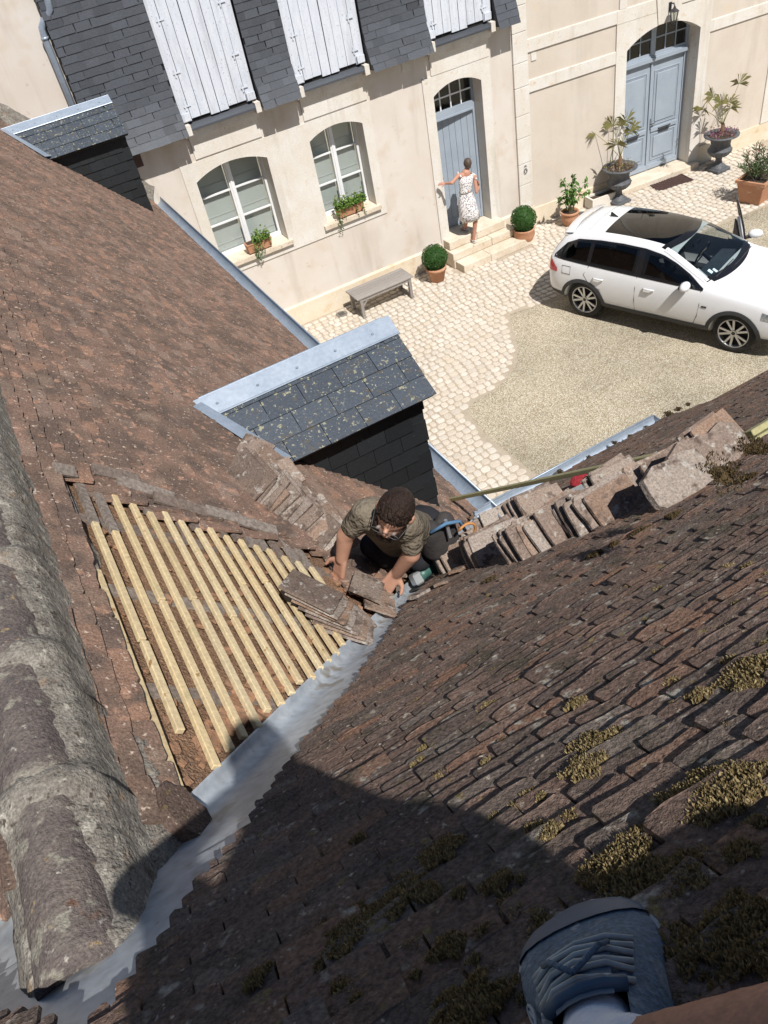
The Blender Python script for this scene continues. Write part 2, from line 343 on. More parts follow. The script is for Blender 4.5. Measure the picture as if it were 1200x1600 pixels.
# double row of stones along the curved edge
for (x0, y0), (x1, y1) in zip(EDGE[1:-2], EDGE[2:-1]):
    ln = math.hypot(x1 - x0, y1 - y0); n = max(1, int(ln / .17))
def vis(p):
    q = proj((p[0], p[1], 0)); return 0 < q[0] < 1200 and 0 < q[1] < 1600 and q[1] < 800 and (q[0] > 690 or (q[0] > 500 and q[1] < 500 and q[1] < 560)) 
order = sorted(range(len(cob)), key=lambda i: (0 if vis(cob[i]) else 1, (V((cob[i][0], cob[i][1], 0)) - CAM).length))
rest = MB()
for n, i in enumerate(order):
    cx, cy, wd, hd, a = cob[i]; k = R.randrange(7); h = R.uniform(.010, .018)
    M = Matrix.Translation((cx, cy, .003)) @ Matrix.Rotation(a, 4, 'Z') @ Matrix.Diagonal((wd, hd, h, 1))
    if n < 300: inst(CVM[k], 'cobble', M, pave)
    else: rest.add([M @ V(p) for p in CV[k].v], CV[k].f)
tag(rest.build('cobble_field', COBBLE, pave, True), kind='stuff')

# ================================================================== clay tile roofs
def tile_variant(rg, w_, l_, t_, rough=.006):
    """flat clay tile: width along x, tail at y=0, head at y=l, bottom at z=0"""
    hw = w_ / 2; j = lambda a=rough: rg.uniform(-a, a)
    ck = lambda: (.003 + abs(j()) * (2.6 if rg.random() < .15 else .6))
    out = [(-hw + j(.002), l_), (-hw + j(.002), ck()), (-hw * .88 + j(.003), j(.003)), (-hw * .25 + j(), j(.004)), (hw * .3 + j(), j(.004)), (hw * .88 + j(.003), j(.003)), (hw + j(.002), ck()), (hw + j(.002), l_)]
    b_ = rg.uniform(-.0035, .0035); m = MB()
    n = len(out); vs = [(x, y, b_ * (1 - (x / hw) ** 2)) for x, y in out] + [(x * .985, y + (.0025 if y < .05 else 0), t_ * rg.uniform(.9, 1.1) + b_ * (1 - (x / hw) ** 2)) for x, y in out]
    m.add(vs, [tuple(range(n - 1, -1, -1)), tuple(range(n, 2 * n))] + [(i, (i + 1) % n, n + (i + 1) % n, n + i) for i in range(n)]); return m
def lay_tiles(parent, mat, origin, xa, ya, za, spans, g_, w_, l_, t_, s0, s1, lift, name='roof_tile', limit=300, yawj=.02, sj=.006):
    """spans(s) -> list of (a, b) intervals along xa; returns number of tiles"""
    rg = random.Random(hash(name) % 1000 + len(spans.__name__)); rg = random.Random(11)
    TV = [tile_variant(rg, 1.0, l_, t_) for _ in range(9)]
    for m in TV: pass
    TV = [tile_variant(rg, w_, l_, t_) for _ in range(9)]
    TM = [m.mesh(name, mat) for m in TV]
    tau = t_ / g_ * 1.06; hb = l_ * tau + .003; L_ = []
    s = s0; row = 0
    while s < s1:
        for (a, b_) in spans(s):
            x = a + rg.uniform(-.03, .0); first = True
            off = (.5 if row % 2 else 0) + rg.uniform(-.12, .12)
            x0 = math.floor(a / w_) * w_ + off * w_ - w_
            while x0 < b_:
                l0, r0 = max(x0, a + rg.uniform(-.006, .008)), min(x0 + w_, b_ + rg.uniform(-.006, .006)); x0 += w_
                if r0 - l0 < .014: continue
                sc = (r0 - l0) / w_ * rg.uniform(.982, .999)
                L_.append(((l0 + r0) / 2, s + rg.gauss(0, sj), sc, rg.gauss(0, yawj), max(0, rg.gauss(0, lift)), rg.gauss(0, .02)))
        s += g_; row += 1
    org = V(origin)
    ent = []
    for (x, s, sc, yaw, lf, roll) in L_:
        p = org + xa * x + ya * s + za * (hb + lf)
        y2 = (ya * math.cos(tau + lf * 2) - za * math.sin(tau + lf * 2)).normalized(); z2 = xa.cross(y2).normalized()
        M = frame(p, xa, y2, z2) @ Matrix.Rotation(yaw, 4, 'Z') @ Matrix.Rotation(roll, 4, 'Y') @ Matrix.Diagonal((sc, 1, 1, 1))
        q = proj(p); ins = -10 < q[0] < 1210 and -10 < q[1] < 1610
        ent.append((0 if ins else 1, (p - CAM).length, M, rg.randrange(9)))
    ent.sort(key=lambda e: (e[0], e[1])); o = wloc(parent); T0 = Matrix.Translation(-o); rest = MB()
    for i, (f, d, M, k) in enumerate(ent):
        if i < limit: inst(TM[k], name, T0 @ M, parent)
        else: rest.add([M @ V(p) for p in TV[k].v], TV[k].f)
    if rest.v: tag(rest.build(name + '_field', mat, parent, world=True), kind='stuff')
    return len(ent)

near = thing('near_house', (3.0, 1.0, 0), 'house with the dark mossy tiled roof in the foreground, photographer on it', 'house')
wing = thing('wing_house', (0.6, 8.0, 0), 'low wing with brown tiled roof and two slate dormers on the left', 'house')
# walls below the roofs
MB().box(1.95, 9.0, 3.30, 3.45, 0, 3.1).box(-3.0, 1.95, -4.2, 3.45, 0, 3.05).build('wall', RENDER, near, world=True)
MB().box(1.78, 1.92, 3.46, 13.33, 0, 3.1).build('wall', RENDER, wing, world=True)
# near roof deck
XMAX = 6.2; SMAX = 7.2
d = MB()
def slab(pts, n, t=.06): d.prism([V(p) - n * .012 for p in pts], -n * t)
srn = SRN
slab([ptN(XG, 0), ptN(XMAX, 0), ptN(XMAX, SMAX), ptN(XR, SMAX), ptN(XR, srn)], NN)
x2 = 2 * XR - XG
slab([ptN(XR, srn), ptN(XR, SMAX), ptN(-4.0, SMAX), ptN(-4.0, 0), ptN(x2, 0)], NN)
rb = V((0, YG - SMAX * cN, ZG + SMAX * sN))
d.hexa([V((-4, rb.y, rb.z)), V((XMAX, rb.y, rb.z)), V((XMAX, rb.y - 3, rb.z - 2.85)), V((-4, rb.y - 3, rb.z - 2.85))], [V((-4, rb.y, rb.z - .08)), V((XMAX, rb.y, rb.z - .08)), V((XMAX, rb.y - 3, rb.z - 2.93)), V((-4, rb.y - 3, rb.z - 2.93))])
ndeck = d.build('roof_deck', DECK, near, world=True)
XAN = UPN.cross(NN)                              # = -x
BND = [onN(a, b_, .045) for a, b_ in ((752, 818), (700, 872), (660, 912), (628, 942), (600, 985), (560, 1042), (528, 1087), (480, 1143), (425, 1212), (385, 1277), (340, 1335), (295, 1395), (240, 1478), (195, 1540), (145, 1592))]
BND = [((p - NN * .045 - V((0, YG, ZG))).dot(UPN), p.x + (.020 if k_ < 7 else .020 - .007 * (k_ - 6))) for k_, p in enumerate(BND)]
def bndx(s):
    if s <= BND[0][0]: return BND[0][1] + .0
    for (s0_, x0_), (s1_, x1_) in zip(BND, BND[1:]):
        if s0_ <= s <= s1_: return x0_ + (x1_ - x0_) * (s - s0_) / (s1_ - s0_)
    return BND[-1][1]
S_TOP = BND[-1][0]
BL = [onN(a, b_, .045) for a, b_ in ((-160, 1445), (-60, 1520), (0, 1562), (50, 1570), (100, 1582), (138, 1592))]
BL = sorted([((p - NN * .045 - V((0, YG, ZG))).dot(UPN), p.x) for p in BL])
def blx(s):
    if s <= BL[0][0]: return BL[0][1] - (BL[0][0] - s) * .66
    for (s0_, x0_), (s1_, x1_) in zip(BL, BL[1:]):
        if s0_ <= s <= s1_: return x0_ + (x1_ - x0_) * (s - s0_) / (s1_ - s0_)
    return BL[-1][1]
def spansN(s):
    if s < S_TOP:
        lo = max(bndx(s), valN(s) + .09) if s < 3.2 else bndx(s)
        hi = XMAX if s > .72 else 4.02
        o_ = [(-hi, -lo)]
        if s < BL[-1][0]: o_.append((-blx(s), 3.6))
        return o_
    return [(-XMAX, 3.6)]
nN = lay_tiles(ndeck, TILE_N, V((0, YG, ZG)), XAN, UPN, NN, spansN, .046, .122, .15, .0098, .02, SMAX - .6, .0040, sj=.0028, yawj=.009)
# wing roof deck
d = MB()
slab([ptL(YG, 0), ptL(valL(SRL), SRL), ptL(13.34, SRL), ptL(13.34, 0)], NL)
NL2 = V((-sL_, 0, cL)); UL2 = V((cL, 0, sL_)); RG = V((XR, 0, ZR))
def ptL2(y, dn, h=0.0): return V((XR, y, ZR)) - UL2 * dn + NL2 * h
slab([ptL2(valL(SRL), 0.004), ptL2(13.34, 0.004), ptL2(13.34, 3.0), ptL2(valL(SRL) + 3.0 * sL_ / TN, 3.0)], NL2)
wdeck = d.build('roof_deck', DECK, wing, world=True)
XAL = UPL.cross(NL)                              # = +y or -y
sg = 1 if XAL.y > 0 else -1
S_STRIP0, S_STRIP1 = 2.10, 3.51
def yfar(s):
    x = XG - s * cL; return 2.62 + .12 * max(0, (.05 - x)) / .3 + .05 * math.sin(s * 29)
def spansL(s):
    ymin = valL(s) + .07
    if S_STRIP0 + .03 * math.sin(9 * s) < s < S_STRIP1: ymin = max(ymin, yfar(s))
    if s <= S_STRIP0: ymin = max(ymin, valL(s) + .10)
    out = [(ymin, 13.3)]
    return out if sg > 0 else [(-b_, -a) for a, b_ in out]
nL = lay_tiles(wdeck, TILE_L, V((XG, 0, ZG)), XAL, UPL, NL, spansL, .070, .142, .22, .011, .02, SRL - .06, .0022, sj=.004, yawj=.012)
XAL2 = UL2.cross(NL2); sg2 = 1 if XAL2.y > 0 else -1
def spansL2(s):
    dn = 2.0 - s; a, b_ = valL(SRL) + dn * sL_ / TN + .03, 4.5
    return [(a, b_)] if sg2 > 0 else [(-b_, -a)]
lay_tiles(wdeck, TILE_L, ptL2(0, 2.0), XAL2, UL2, NL2, spansL2, .070, .142, .22, .011, .05, 1.94, .0022, sj=.004, yawj=.012, limit=0, name='rear_slope_tile')
print('tiles', nN, nL)

# lead lining of the valley (folds up both slopes and round the ridge end)
ld = MB()
def lead_strip(sgn):
    """sgn=+1 right valley, -1 the hidden left valley (mirrored about the ridge)"""
    mx = (lambda p: p) if sgn > 0 else (lambda p: V((2 * XR - p.x, p.y, p.z)))
    rows = []
    n = 60
    for i in range(n + 1):
        t = TR * (i / n); sn, sl2 = t / sN, t / sL_; wob = .004 * math.sin(i * 1.7) + .003 * math.sin(i * .63)
        c = V((XG - t / TL, YG - t / TN, ZG + t))
        vd = V((-1 / TL, -1 / TN, 1)).normalized()
        an = NN.cross(vd).normalized(); an = an if an.x > 0 else -an          # across, on the near roof
        al = NL.cross(vd).normalized(); al = al if al.y > 0 else -al          # across, on the wing roof
        rows.append([mx(c + an * .34 + NN * .002), mx(c + an * .16 + NN * (.004 + wob)), mx(c + an * .03 + NN * .008 + V((0, 0, .003))), mx(c + al * .02 + NL * .008 + V((0, 0, .003))), mx(c + al * .052 + NL * (.012 + wob)), mx(c + al * .058 + NL * .026), mx(c + al * .066 + NL * .024)])
    m = len(rows[0])
    o = len(ld.v)
    for r_ in rows: ld.v += [tuple(p) for p in r_]
    for i in range(n):
        for k in range(m - 1):
            f = (o + i * m + k, o + i * m + k + 1, o + (i + 1) * m + k + 1, o + (i + 1) * m + k); ld.f.append(f if sgn < 0 else f[::-1])
    return rows[-1]
ra = lead_strip(1); rbb = lead_strip(-1)
# saddle piece on the near roof above the ridge end
for s0_, s1_, xw in ((SRN - .10, SRN + .45, .50),):
    ld.add([ptN(XR - xw, s0_ + .06, .0135), ptN(XR, s0_, .0135), ptN(XR + xw, s0_ + .06, .0135), ptN(XR + xw, s1_, .0045), ptN(XR, s1_ + .02, .0045), ptN(XR - xw, s1_, .0045)], [(0, 1, 4, 5), (1, 2, 3, 4)])
valley = ld.build('valley_lead', LEAD, near, True, world=True)

# battens across the stripped patch
tops = [(104, 800, 0), (158, 902, 0), (158, 828, 0), (191, 842, 0), (180, 772, 0), (212, 785, 0), (232, 795, 0), (260, 805, 0), (286, 814, 0), (308, 825, 0), (333, 835, 0), (355, 846, 0), (381, 853, 0), (405, 862, 0), (427, 868, 0), (447, 878, 0), (467, 886, 0), (480, 893, 0)]
sb = sorted([(onL(a, b_)) for a, b_, _ in tops], key=lambda p: p.x)
s_prev = None
for i, pt in enumerate(sb):
    if i == 0: continue
    s = S_STRIP1 - .004 - (i - 1) * .0672
    y1 = min(pt.y, yfar(s) - .03); y0 = valL(s) + .085 + R.uniform(-.015, .02)
    if i == 2: y0 += .18
    if y1 - y0 < .15: y1 = y0 + .3
    segs = [(y0, y1)]
    if y1 - y0 > .75 and i % 2 == 0: ym = y0 + (y1 - y0) * R.uniform(.35, .65); segs = [(y0, ym - .004), (ym + .004, y1)]
    for (a, b_) in segs:
        sj = R.uniform(-.004, .004); m = MB()
        m.bar(ptL(a, s + sj, .021), ptL(b_, s + sj * .3 + R.uniform(-.004, .004), .021), .0255, .019, NL); bo = m.build('batten', WOODN, wdeck, world=True); bevel_mesh(bo.data, .0025)
    # old grey piece carrying on under the standing tiles
    if y1 < yfar(s) + .05:
        m = MB(); m.bar(ptL(y1 + .01, s + R.uniform(-.006, .006), .014), ptL(yfar(s) + .22, s + R.uniform(-.012, .012), .016), .032, .018, NL)
        m.build('old_batten', WOODO, wdeck, world=True)
for i in range(9):
    s = R.uniform(S_STRIP0 - .05, S_STRIP1 - .05); y = yfar(s) - R.uniform(.0, .30)
    m = MB(); m.bar(ptL(y, s, .010), ptL(y + R.uniform(.18, .35), s + R.uniform(-.03, .03), .014), R.uniform(.018, .035), .012, NL); m.build('old_batten', WOODO, wdeck, world=True)
for ys in (1.55, 2.02, 2.45):                        # rafters showing between the battens
    m = MB(); s_lo = max(S_STRIP0, (YG - ys) * TN / sL_ + .15); m.bar(ptL(ys, max(s_lo - .3, .2) if ys > 2.3 else s_lo, -.008), ptL(ys + .03, S_STRIP1 + .05, -.008), .05, .018, NL); m.build('rafter', WOODO, wdeck, world=True)
# grey slats and tile ends propped along the far edge of the patch
for (a, b_), (c, e) in (((145, 733), (218, 750)), ((183, 750), (272, 778)), ((240, 776), (322, 800)), ((322, 797), (378, 812)), ((372, 812), (432, 830)), ((85, 732), (118, 738))):
    m = MB(); m.bar(onL(a, b_, .055), onL(c, e, .05), .055, .012, (NL + V((0, -.35, 0))).normalized()); m.build('old_slat', WOODO, wdeck, world=True)
for (a, b_) in ((302, 893), (314, 918), (228, 858)):   # crumbs of mortar on the battens
    pass
# broken clay and rubble at the foot of the patch
rub = MB()
for i in range(260):
    s = R.uniform(S_STRIP0, S_STRIP1); y = R.uniform(valL(s) + .12, yfar(s)); z = R.uniform(.004, .013)
    if i < 60: s = R.uniform(2.9, 3.4); y = valL(s) + R.uniform(.12, .25); z *= 1.6
    M = frame(ptL(y, s, .0), XAL, UPL, NL) @ Matrix.Rotation(R.uniform(0, 6), 4, 'Z') @ Matrix.Rotation(R.uniform(-.4, .4), 4, 'X')
    rub.box(-z * 1.3, z * 1.3, -z, z * R.uniform(.6, 1.4), -z * .3, z * .7, M)
tag(rub.build('clay_rubble', pm('broken_clay', (.36, .19, .105), (.25, .15, .095), 30, .95, .8, 80, .01), wdeck, world=True), kind='stuff')

# ridge of the wing: half-round tiles bedded in lichened mortar
from mathutils import noise as mn
RLN = .40; YR0 = valL(SRL) - .115
def ridge_joint(y):                                    # 0..1, high near a joint between two ridge tiles
    ph = ((y - YR0) / RLN) % 1.0; dd = min(ph, 1 - ph) * RLN
    if y < YR0 + .1: return 0.0
    return max(0.0, 1 - (dd / .052) ** 2)
mo = MB(); ny, na = 300, 34; ya0, ya1 = YR0 + .015, 5.2
for i in range(ny + 1):
    y = ya0 + (ya1 - ya0) * i / ny; jn_ = ridge_joint(y)
    for k in range(na + 1):
        t = (k / na - .5) * 2                             # -1..1 across
        x = XR + t * .225 * (1 + .12 * mn.noise(V((y * 6, t * 2, 3))))
        base = ZR - abs(x - XR) * TL + .050
        round_ = ZR + .022 + math.sqrt(max(0, .128 ** 2 - (x - XR) ** 2)) if abs(x - XR) < .128 else -9
        z = max(base, round_ - .020 * (1 - jn_) + .010 * jn_)
        edge = -.06 * max(0, abs(t) - .88) / .12
        rr = .010 * mn.noise(V((x * 30, y * 30, 1))) + .008 * mn.noise(V((x * 85, y * 85, 5))) + .014 * mn.noise(V((x * 9, y * 9, 8)))
        mo.v.append((x, y, z + edge + rr * (.55 + .45 * min(1, abs(t) * 2))))
for i in range(ny):
    for k in range(na):
        a = i * (na + 1) + k; mo.f.append((a, a + 1, a + na + 2, a + na + 1))
mo.build('mortar_bed', MORTAR, wing, True, world=True)
yr = YR0; i = 0
while yr < 13.0:
    ln = RLN - .004; rt = MB(); na2 = 18; pr = R.uniform(-.003, .003); ne = 9
    for e in range(ne):
        f = e / (ne - 1); yo = ln * f; k_ = 1.02 - .05 * f
        for q in range(na2 + 1):
            t = math.pi * (.04 + .92 * q / na2); rx, rz = .088 * k_, .108 * k_
            rt.v.append((XR + pr + rx * math.cos(t), yr + yo + (.012 * mn.noise(V((q * .6, yr, 4))) if e == 0 else 0), ZR + .040 + rz * math.sin(t) + .006 * (1 - f) + .004 * mn.noise(V((q * .5, yr * 5 + yo * 9, 2)))))
    for e in range(ne - 1):
        for q in range(na2):
            a = e * (na2 + 1) + q; rt.f.append((a, a + 1, a + na2 + 2, a + na2 + 1))
    o = len(rt.v)
    for q in range(na2 + 1):
        t = math.pi * (.04 + .92 * q / na2); rt.v.append((XR + pr + .076 * math.cos(t), yr + .006, ZR + .040 + .084 * math.sin(t)))
    for q in range(na2): rt.f.append((o + q, o + q + 1, q + 1, q))
    rt.build('ridge_tile', RIDGE, wing, True, world=True)
    yr += RLN; i += 1
# broken orange bedding at the ridge end
be = MB()
for i in range(60):
    q = V((XR + R.uniform(-.05, .085), YR0 + R.uniform(-.008, .03), ZR + .045 + R.uniform(-.03, .045))); z = R.uniform(.008, .022)
    be.ball(q, z, z * .8, z * .7, 6, 4)
tag(be.build('ridge_end_bedding', pm('orange_bedding', (.50, .33, .19), (.36, .25, .15), 25, .95, 1, 60, .02, spots=[(30, .58, .66, (.52, .47, .36))]), wing, world=True), kind='stuff')
# a heavy mossy tile jutting over the lead beside the ridge
ht = MB(); pj = onL(278, 1278, .03)
jj = []
for k in range(14):
    t = 2 * math.pi * k / 14; jj.append((math.cos(t) * .085 * R.uniform(.8, 1.1), math.sin(t) * .055 * R.uniform(.8, 1.15)))
Mj = frame(pj, XAL, UPL, NL) @ Matrix.Rotation(.35, 4, 'Z') @ Matrix.Rotation(.12, 4, 'X')
ht.prism([Mj @ V((x, y, 0)) for x, y in jj], Mj.to_3x3() @ V((0, 0, .035))); ht.build('mossy_verge_tile', TILE_N, wing, world=True)

# ================================================================== gutters
def half_round(p, q, rad, outward, mb, seg=10, t=.004):
    p, q = V(p), V(q); up = V((0, 0, 1)); out = V(outward)
    for a, b_ in ((p, q),):
        o = len(mb.v)
        for e in (a, b_):
            for rr in (rad, rad - t):
                for k in range(seg + 1):
                    an = math.pi + math.pi * k / seg; mb.v.append(tuple(e + out * rr * math.cos(an) + up * rr * math.sin(an)))
        m = seg + 1
        for k in range(seg):
            mb.f.append((o + k, o + k + 1, o + 2 * m + k + 1, o + 2 * m + k)); mb.f.append((o + m + k, o + 3 * m + k, o + 3 * m + k + 1, o + m + k + 1))
        mb.f.append((o, o + 2 * m, o + 3 * m, o + m)); mb.f.append((o + seg, o + m + seg, o + 3 * m + seg, o + 2 * m + seg))
    bead = p + out * rad, q + out * rad
    mb.tube(bead, .009, 8)
gl = MB(); half_round((XG + .10, YG + .05, ZG - .015), (XG + .10, 13.33, ZG - .015), .095, (1, 0, 0), gl); gl.build('gutter', ZINC, wing, True, world=True)
ap = MB(); ap.hexa([ptL(3.95, -.06, .02), ptL(13.3, -.06, .02), ptL(13.3, .10, .042), ptL(3.95, .10, .042)], [ptL(3.95, -.06, .024), ptL(13.3, -.06, .024), ptL(13.3, .10, .046), ptL(3.95, .10, .046)]); ap.build('eaves_flashing', ZINC, wing, world=True)
gn = MB(); half_round((XG + .02, YG + .085, ZG - .015), (4.02, YG + .085, ZG - .015), .075, (0, 1, 0), gn)
gn.prism([V((4.022, YG + .085 + .075 * math.cos(math.pi + math.pi * k / 10), ZG - .015 + .075 * math.sin(math.pi + math.pi * k / 10))) for k in range(11)], (.006, 0, 0))
gn.build('gutter', ZINC, near, True, world=True)
fl = MB(); fl.add([ptN(XG - .02, -.05, .03), ptN(4.0, -.05, .03), ptN(4.0, .06, .03), ptN(XG - .02, .06, .03)], [(0, 1, 2, 3)])
fl.build('eaves_flashing', ZINC, near, world=True)
fc = MB(); c0 = V((XG, YG, ZG))
fc.add([c0 + V((-.34, -.02, .36)) + V((0, .12, .0)), c0 + V((.03, .10, .02)), c0 + V((.03, .34, .02)), c0 + V((-.30, .20, .36))], [(0, 1, 2, 3)])
fc.build('corner_flashing', ZINC, wing, world=True)

# ================================================================== dormers on the wing
def dormer(yr_, zr_, xf, half, drop, cheek_in, label):
    d_ = MB(); ye = yr_ - half; yc = ye + cheek_in; zc = zr_ - drop * (half - cheek_in) / half; xb = XG - (zr_ - ZG) / TL
    xcb = XG - (zc - ZG) / TL
    xfr = xf - .03; y2 = 2 * yr_ - yc
    prof = [(yc, ZG + (XG - xfr) * TL - .1), (y2, ZG + (XG - xfr) * TL - .1), (y2, zc - .02), (yr_, zr_ - .05), (yc, zc - .02)]
    A = [V((xfr - .005, a, b_)) for a, b_ in prof]; d_.prism(A, V((xb - xfr, 0, 0)))
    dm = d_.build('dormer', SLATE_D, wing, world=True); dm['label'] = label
    # cheek slates facing the photographer
    sv = [MB(), MB(), MB()]
    zt = zc - .01; row = 0; gz, wz = .125, .20
    z = ZG + .1
    while z < zt:
        x = xfr - (.5 if row % 2 else 0) * wz
        while x > xcb - .3:
            x1, x0 = min(x, xfr), x - wz + .003
            zr0 = ZG + (XG - x1) * TL
            if z + gz > zr0 - .05 and x1 - x0 > .03:
                m = MB(); j = R.uniform(-.003, .003); zz1 = min(z + gz * 1.25, zt + .0)
                if zz1 - z > .02:
                    m.hexa([V((x0, yc - .016 + j, z)), V((x1, yc - .016 + j, z + R.uniform(-.003, .003))), V((x1, yc - .004, zz1)), V((x0, yc - .004, zz1))], [V((x0, yc - .009 + j, z)), V((x1, yc - .009 + j, z)), V((x1, yc + .002, zz1)), V((x0, yc + .002, zz1))])
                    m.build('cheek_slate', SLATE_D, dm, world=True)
            x -= wz
        z += gz; row += 1
    # roof slabs and slates
    L1 = math.hypot(half, drop); dy, dz = half / L1, drop / L1; up = V((0, dy, dz)); nrm = V((0, -dz, dy)); e0 = V((0, ye, zr_ - drop))
    rf = MB(); xb0 = XG - (zr_ - drop - ZG) / TL
    for sgn in (1, -1):
        mir = (lambda p: p) if sgn > 0 else (lambda p: V((p.x, 2 * yr_ - p.y, p.z)))
        a = [V((xf, ye, zr_ - drop)), V((xf, yr_, zr_)), V((xb - .05, yr_, zr_)), V((xb0 - .05, ye, zr_ - drop))]
        rf.hexa([mir(p - nrm * .012) for p in a] , [mir(p - nrm * .03) for p in a])
    rf.build('roof_boarding', SLATE_D, dm, world=True)
    gs, ws = .148, .245; s = 0; row = 0
    while s < L1 - .10:
        x = xf + .01 - (.5 if row % 2 else 0) * ws * R.uniform(.9, 1.1)
        xlim = XG - (zr_ - drop + s * dz - ZG) / TL
        while x > xlim - .02:
            x1, x0 = x, max(x - ws + .004, xlim - .10); x -= ws
            if x1 - x0 < .05: continue
            j = R.uniform(-.002, .003); s1 = min(s + gs * 1.3, L1 - .01); hh = .012
            q = lambda xx, ss, h: e0 + V((xx, 0, 0)) + up * ss + nrm * h
            m = MB(); m.hexa([q(x1, s - .012, hh + j), q(x1, s1, .001), q(x0, s1, .001), q(x0, s - .012 + R.uniform(-.003, .003), hh + j)], [q(x1, s - .012, hh + .007 + j), q(x1, s1, .006), q(x0, s1, .006), q(x0, s - .012, hh + .007 + j)])
            m.build('roof_slate', SLATE_R, dm, world=True)
        if row % 2:
            x1, x0 = xf + .01, xf + .01 - ws * .45
            q = lambda xx, ss, h: e0 + V((xx, 0, 0)) + up * ss + nrm * h
            m = MB(); s1 = min(s + gs * 1.3, L1 - .01); m.hexa([q(x1, s - .012, .012), q(x1, s1, .001), q(x0, s1, .001), q(x0, s - .012, .012)], [q(x1, s - .012, .019), q(x1, s1, .006), q(x0, s1, .006), q(x0, s - .012, .019)])
            m.build('roof_slate', SLATE_R, dm, world=True)
        s += gs; row += 1
    # far slope: one slate sheet per course
    # ridge cap and flashings in zinc
    rc = MB()
    for sgn in (1, -1):
        mir = (lambda p: p) if sgn > 0 else (lambda p: V((p.x, 2 * yr_ - p.y, p.z)))
        q = lambda xx, ss, h: V((xx, ye, zr_ - drop)) + up * ss + nrm * h
        a = [q(xf + .02, L1 - .125, .024), q(xf + .02, L1 + .012, .026), q(xb + .04, L1 + .012, .026), q(xb - .05 + .12, L1 - .125, .024)]
        rc.hexa([mir(p) for p in a], [mir(p - nrm * .006) for p in a])
        rc.tube([mir(a[0] + nrm * .002), mir(a[3] + nrm * .002)], .007, 6)
    rc.build('ridge_cap', ZINC, dm, world=True)
    for k in range(5):
        m = MB(); pk = V((xf - .14 - k * (xf - xb - .25) / 4.2, ye, zr_ - drop)) + up * (L1 - .06) + nrm * .027; m.lathe([(.0, .004), (.008, .003), (.010, 0)], (0, 0, 0), 8); m.v = [tuple(pk + V(p)) for p in m.v]; m.build('cap_screw', ZINC, dm, world=True)
    # soaker along the roof junction
    jn = MB(); a = V((xb, yr_ - .02, zr_ - .02)); b_ = V((xb0, ye - .01, zr_ - drop))
    dl = (b_ - a); off = V((0, -.055, 0)) + UPL * .03
    jn.add([a + NL * .056 + off * .4 + V((.05, 0, .0)), a + off * 1.1 + NL * .062, b_ + off * 1.3 + NL * .062, b_ + NL * .058 + V((.06, 0, 0))], [(0, 1, 2, 3)])
    jn.build('flashing', ZINC, dm, world=True)
    return dm
dormer(4.03, 4.955, 1.79, .50, .30, .12, 'front dormer with lichened slate roof and near-black slate cheek')
dormer(12.15, 4.955, 1.93, .53, .37, .11, 'far dormer against the house with dark slate cheek and zinc ridge')
# ================================================================== the house across the court
YF = 13.35
house = thing('stone_house', (5.5, YF, 0), 'cream rendered house with slate-hung upper floor and closed white shutters', 'house')
def wall_cells(x0, x1, z0, z1, holes, y0, y1):
    xs = sorted({x0, x1} | {h[i] for h in holes for i in (0, 1)}); zs = sorted({z0, z1} | {h[i] for h in holes for i in (2, 3)}); m = MB()
    for a, b_ in zip(xs, xs[1:]):
        run = None
        for c, e in zip(zs, zs[1:]):
            if any(h[0] < (a + b_) / 2 < h[1] and h[2] < (c + e) / 2 < h[3] for h in holes): continue
            m.box(a, b_, y0, y1, c, e)
    return m
WH = [(2.81, 6.36, 1.47, 3.46), (7.46, 8.91, 0, 3.48)]
wall_cells(-7.0, 9.74, 0, 7.6, WH, YF, YF + .40).build('wall', RENDER, house, world=True)
def arch_pts(x0, x1, zs, zc, n=14):
    w_ = (x1 - x0) / 2; h = zc - zs; rad = (w_ * w_ + h * h) / (2 * h); xm = (x0 + x1) / 2; cz = zc - rad; a = math.asin(w_ / rad)
    return [(xm + rad * math.sin(t), cz + rad * math.cos(t)) for t in [(-a + 2 * a * i / n) for i in range(n + 1)]]
def surround(m, X0, X1, Z0, Z1, x0, x1, z0, zs, zc, y0, y1, F=None):
    """stone frame X0..X1 x Z0..Z1 with an arched opening x0..x1, z0 up to spring zs and crown zc"""
    P = (lambda x, y, z: V((x, y, z)))
    for (a, b_, c, e) in ((X0, x0, Z0, zs), (x1, X1, Z0, zs), (x0, x1, Z0, z0)):
        if e - c > .002: m.prism([P(a, y0, c), P(b_, y0, c), P(b_, y0, e), P(a, y0, e)], (0, y1 - y0, 0))
    ap_ = arch_pts(x0, x1, zs, zc)
    n = len(ap_)
    for (xa_, za_), (xb_, zb_) in zip(ap_, ap_[1:]):
        m.prism([P(xa_, y0, za_), P(xb_, y0, zb_), P(xb_, y0, Z1), P(xa_, y0, Z1)], (0, y1 - y0, 0))
    for (a, b_) in ((X0, x0), (x1, X1)):
        if b_ - a > .002: m.prism([P(a, y0, zs), P(b_, y0, zs), P(b_, y0, Z1), P(a, y0, Z1)], (0, y1 - y0, 0))
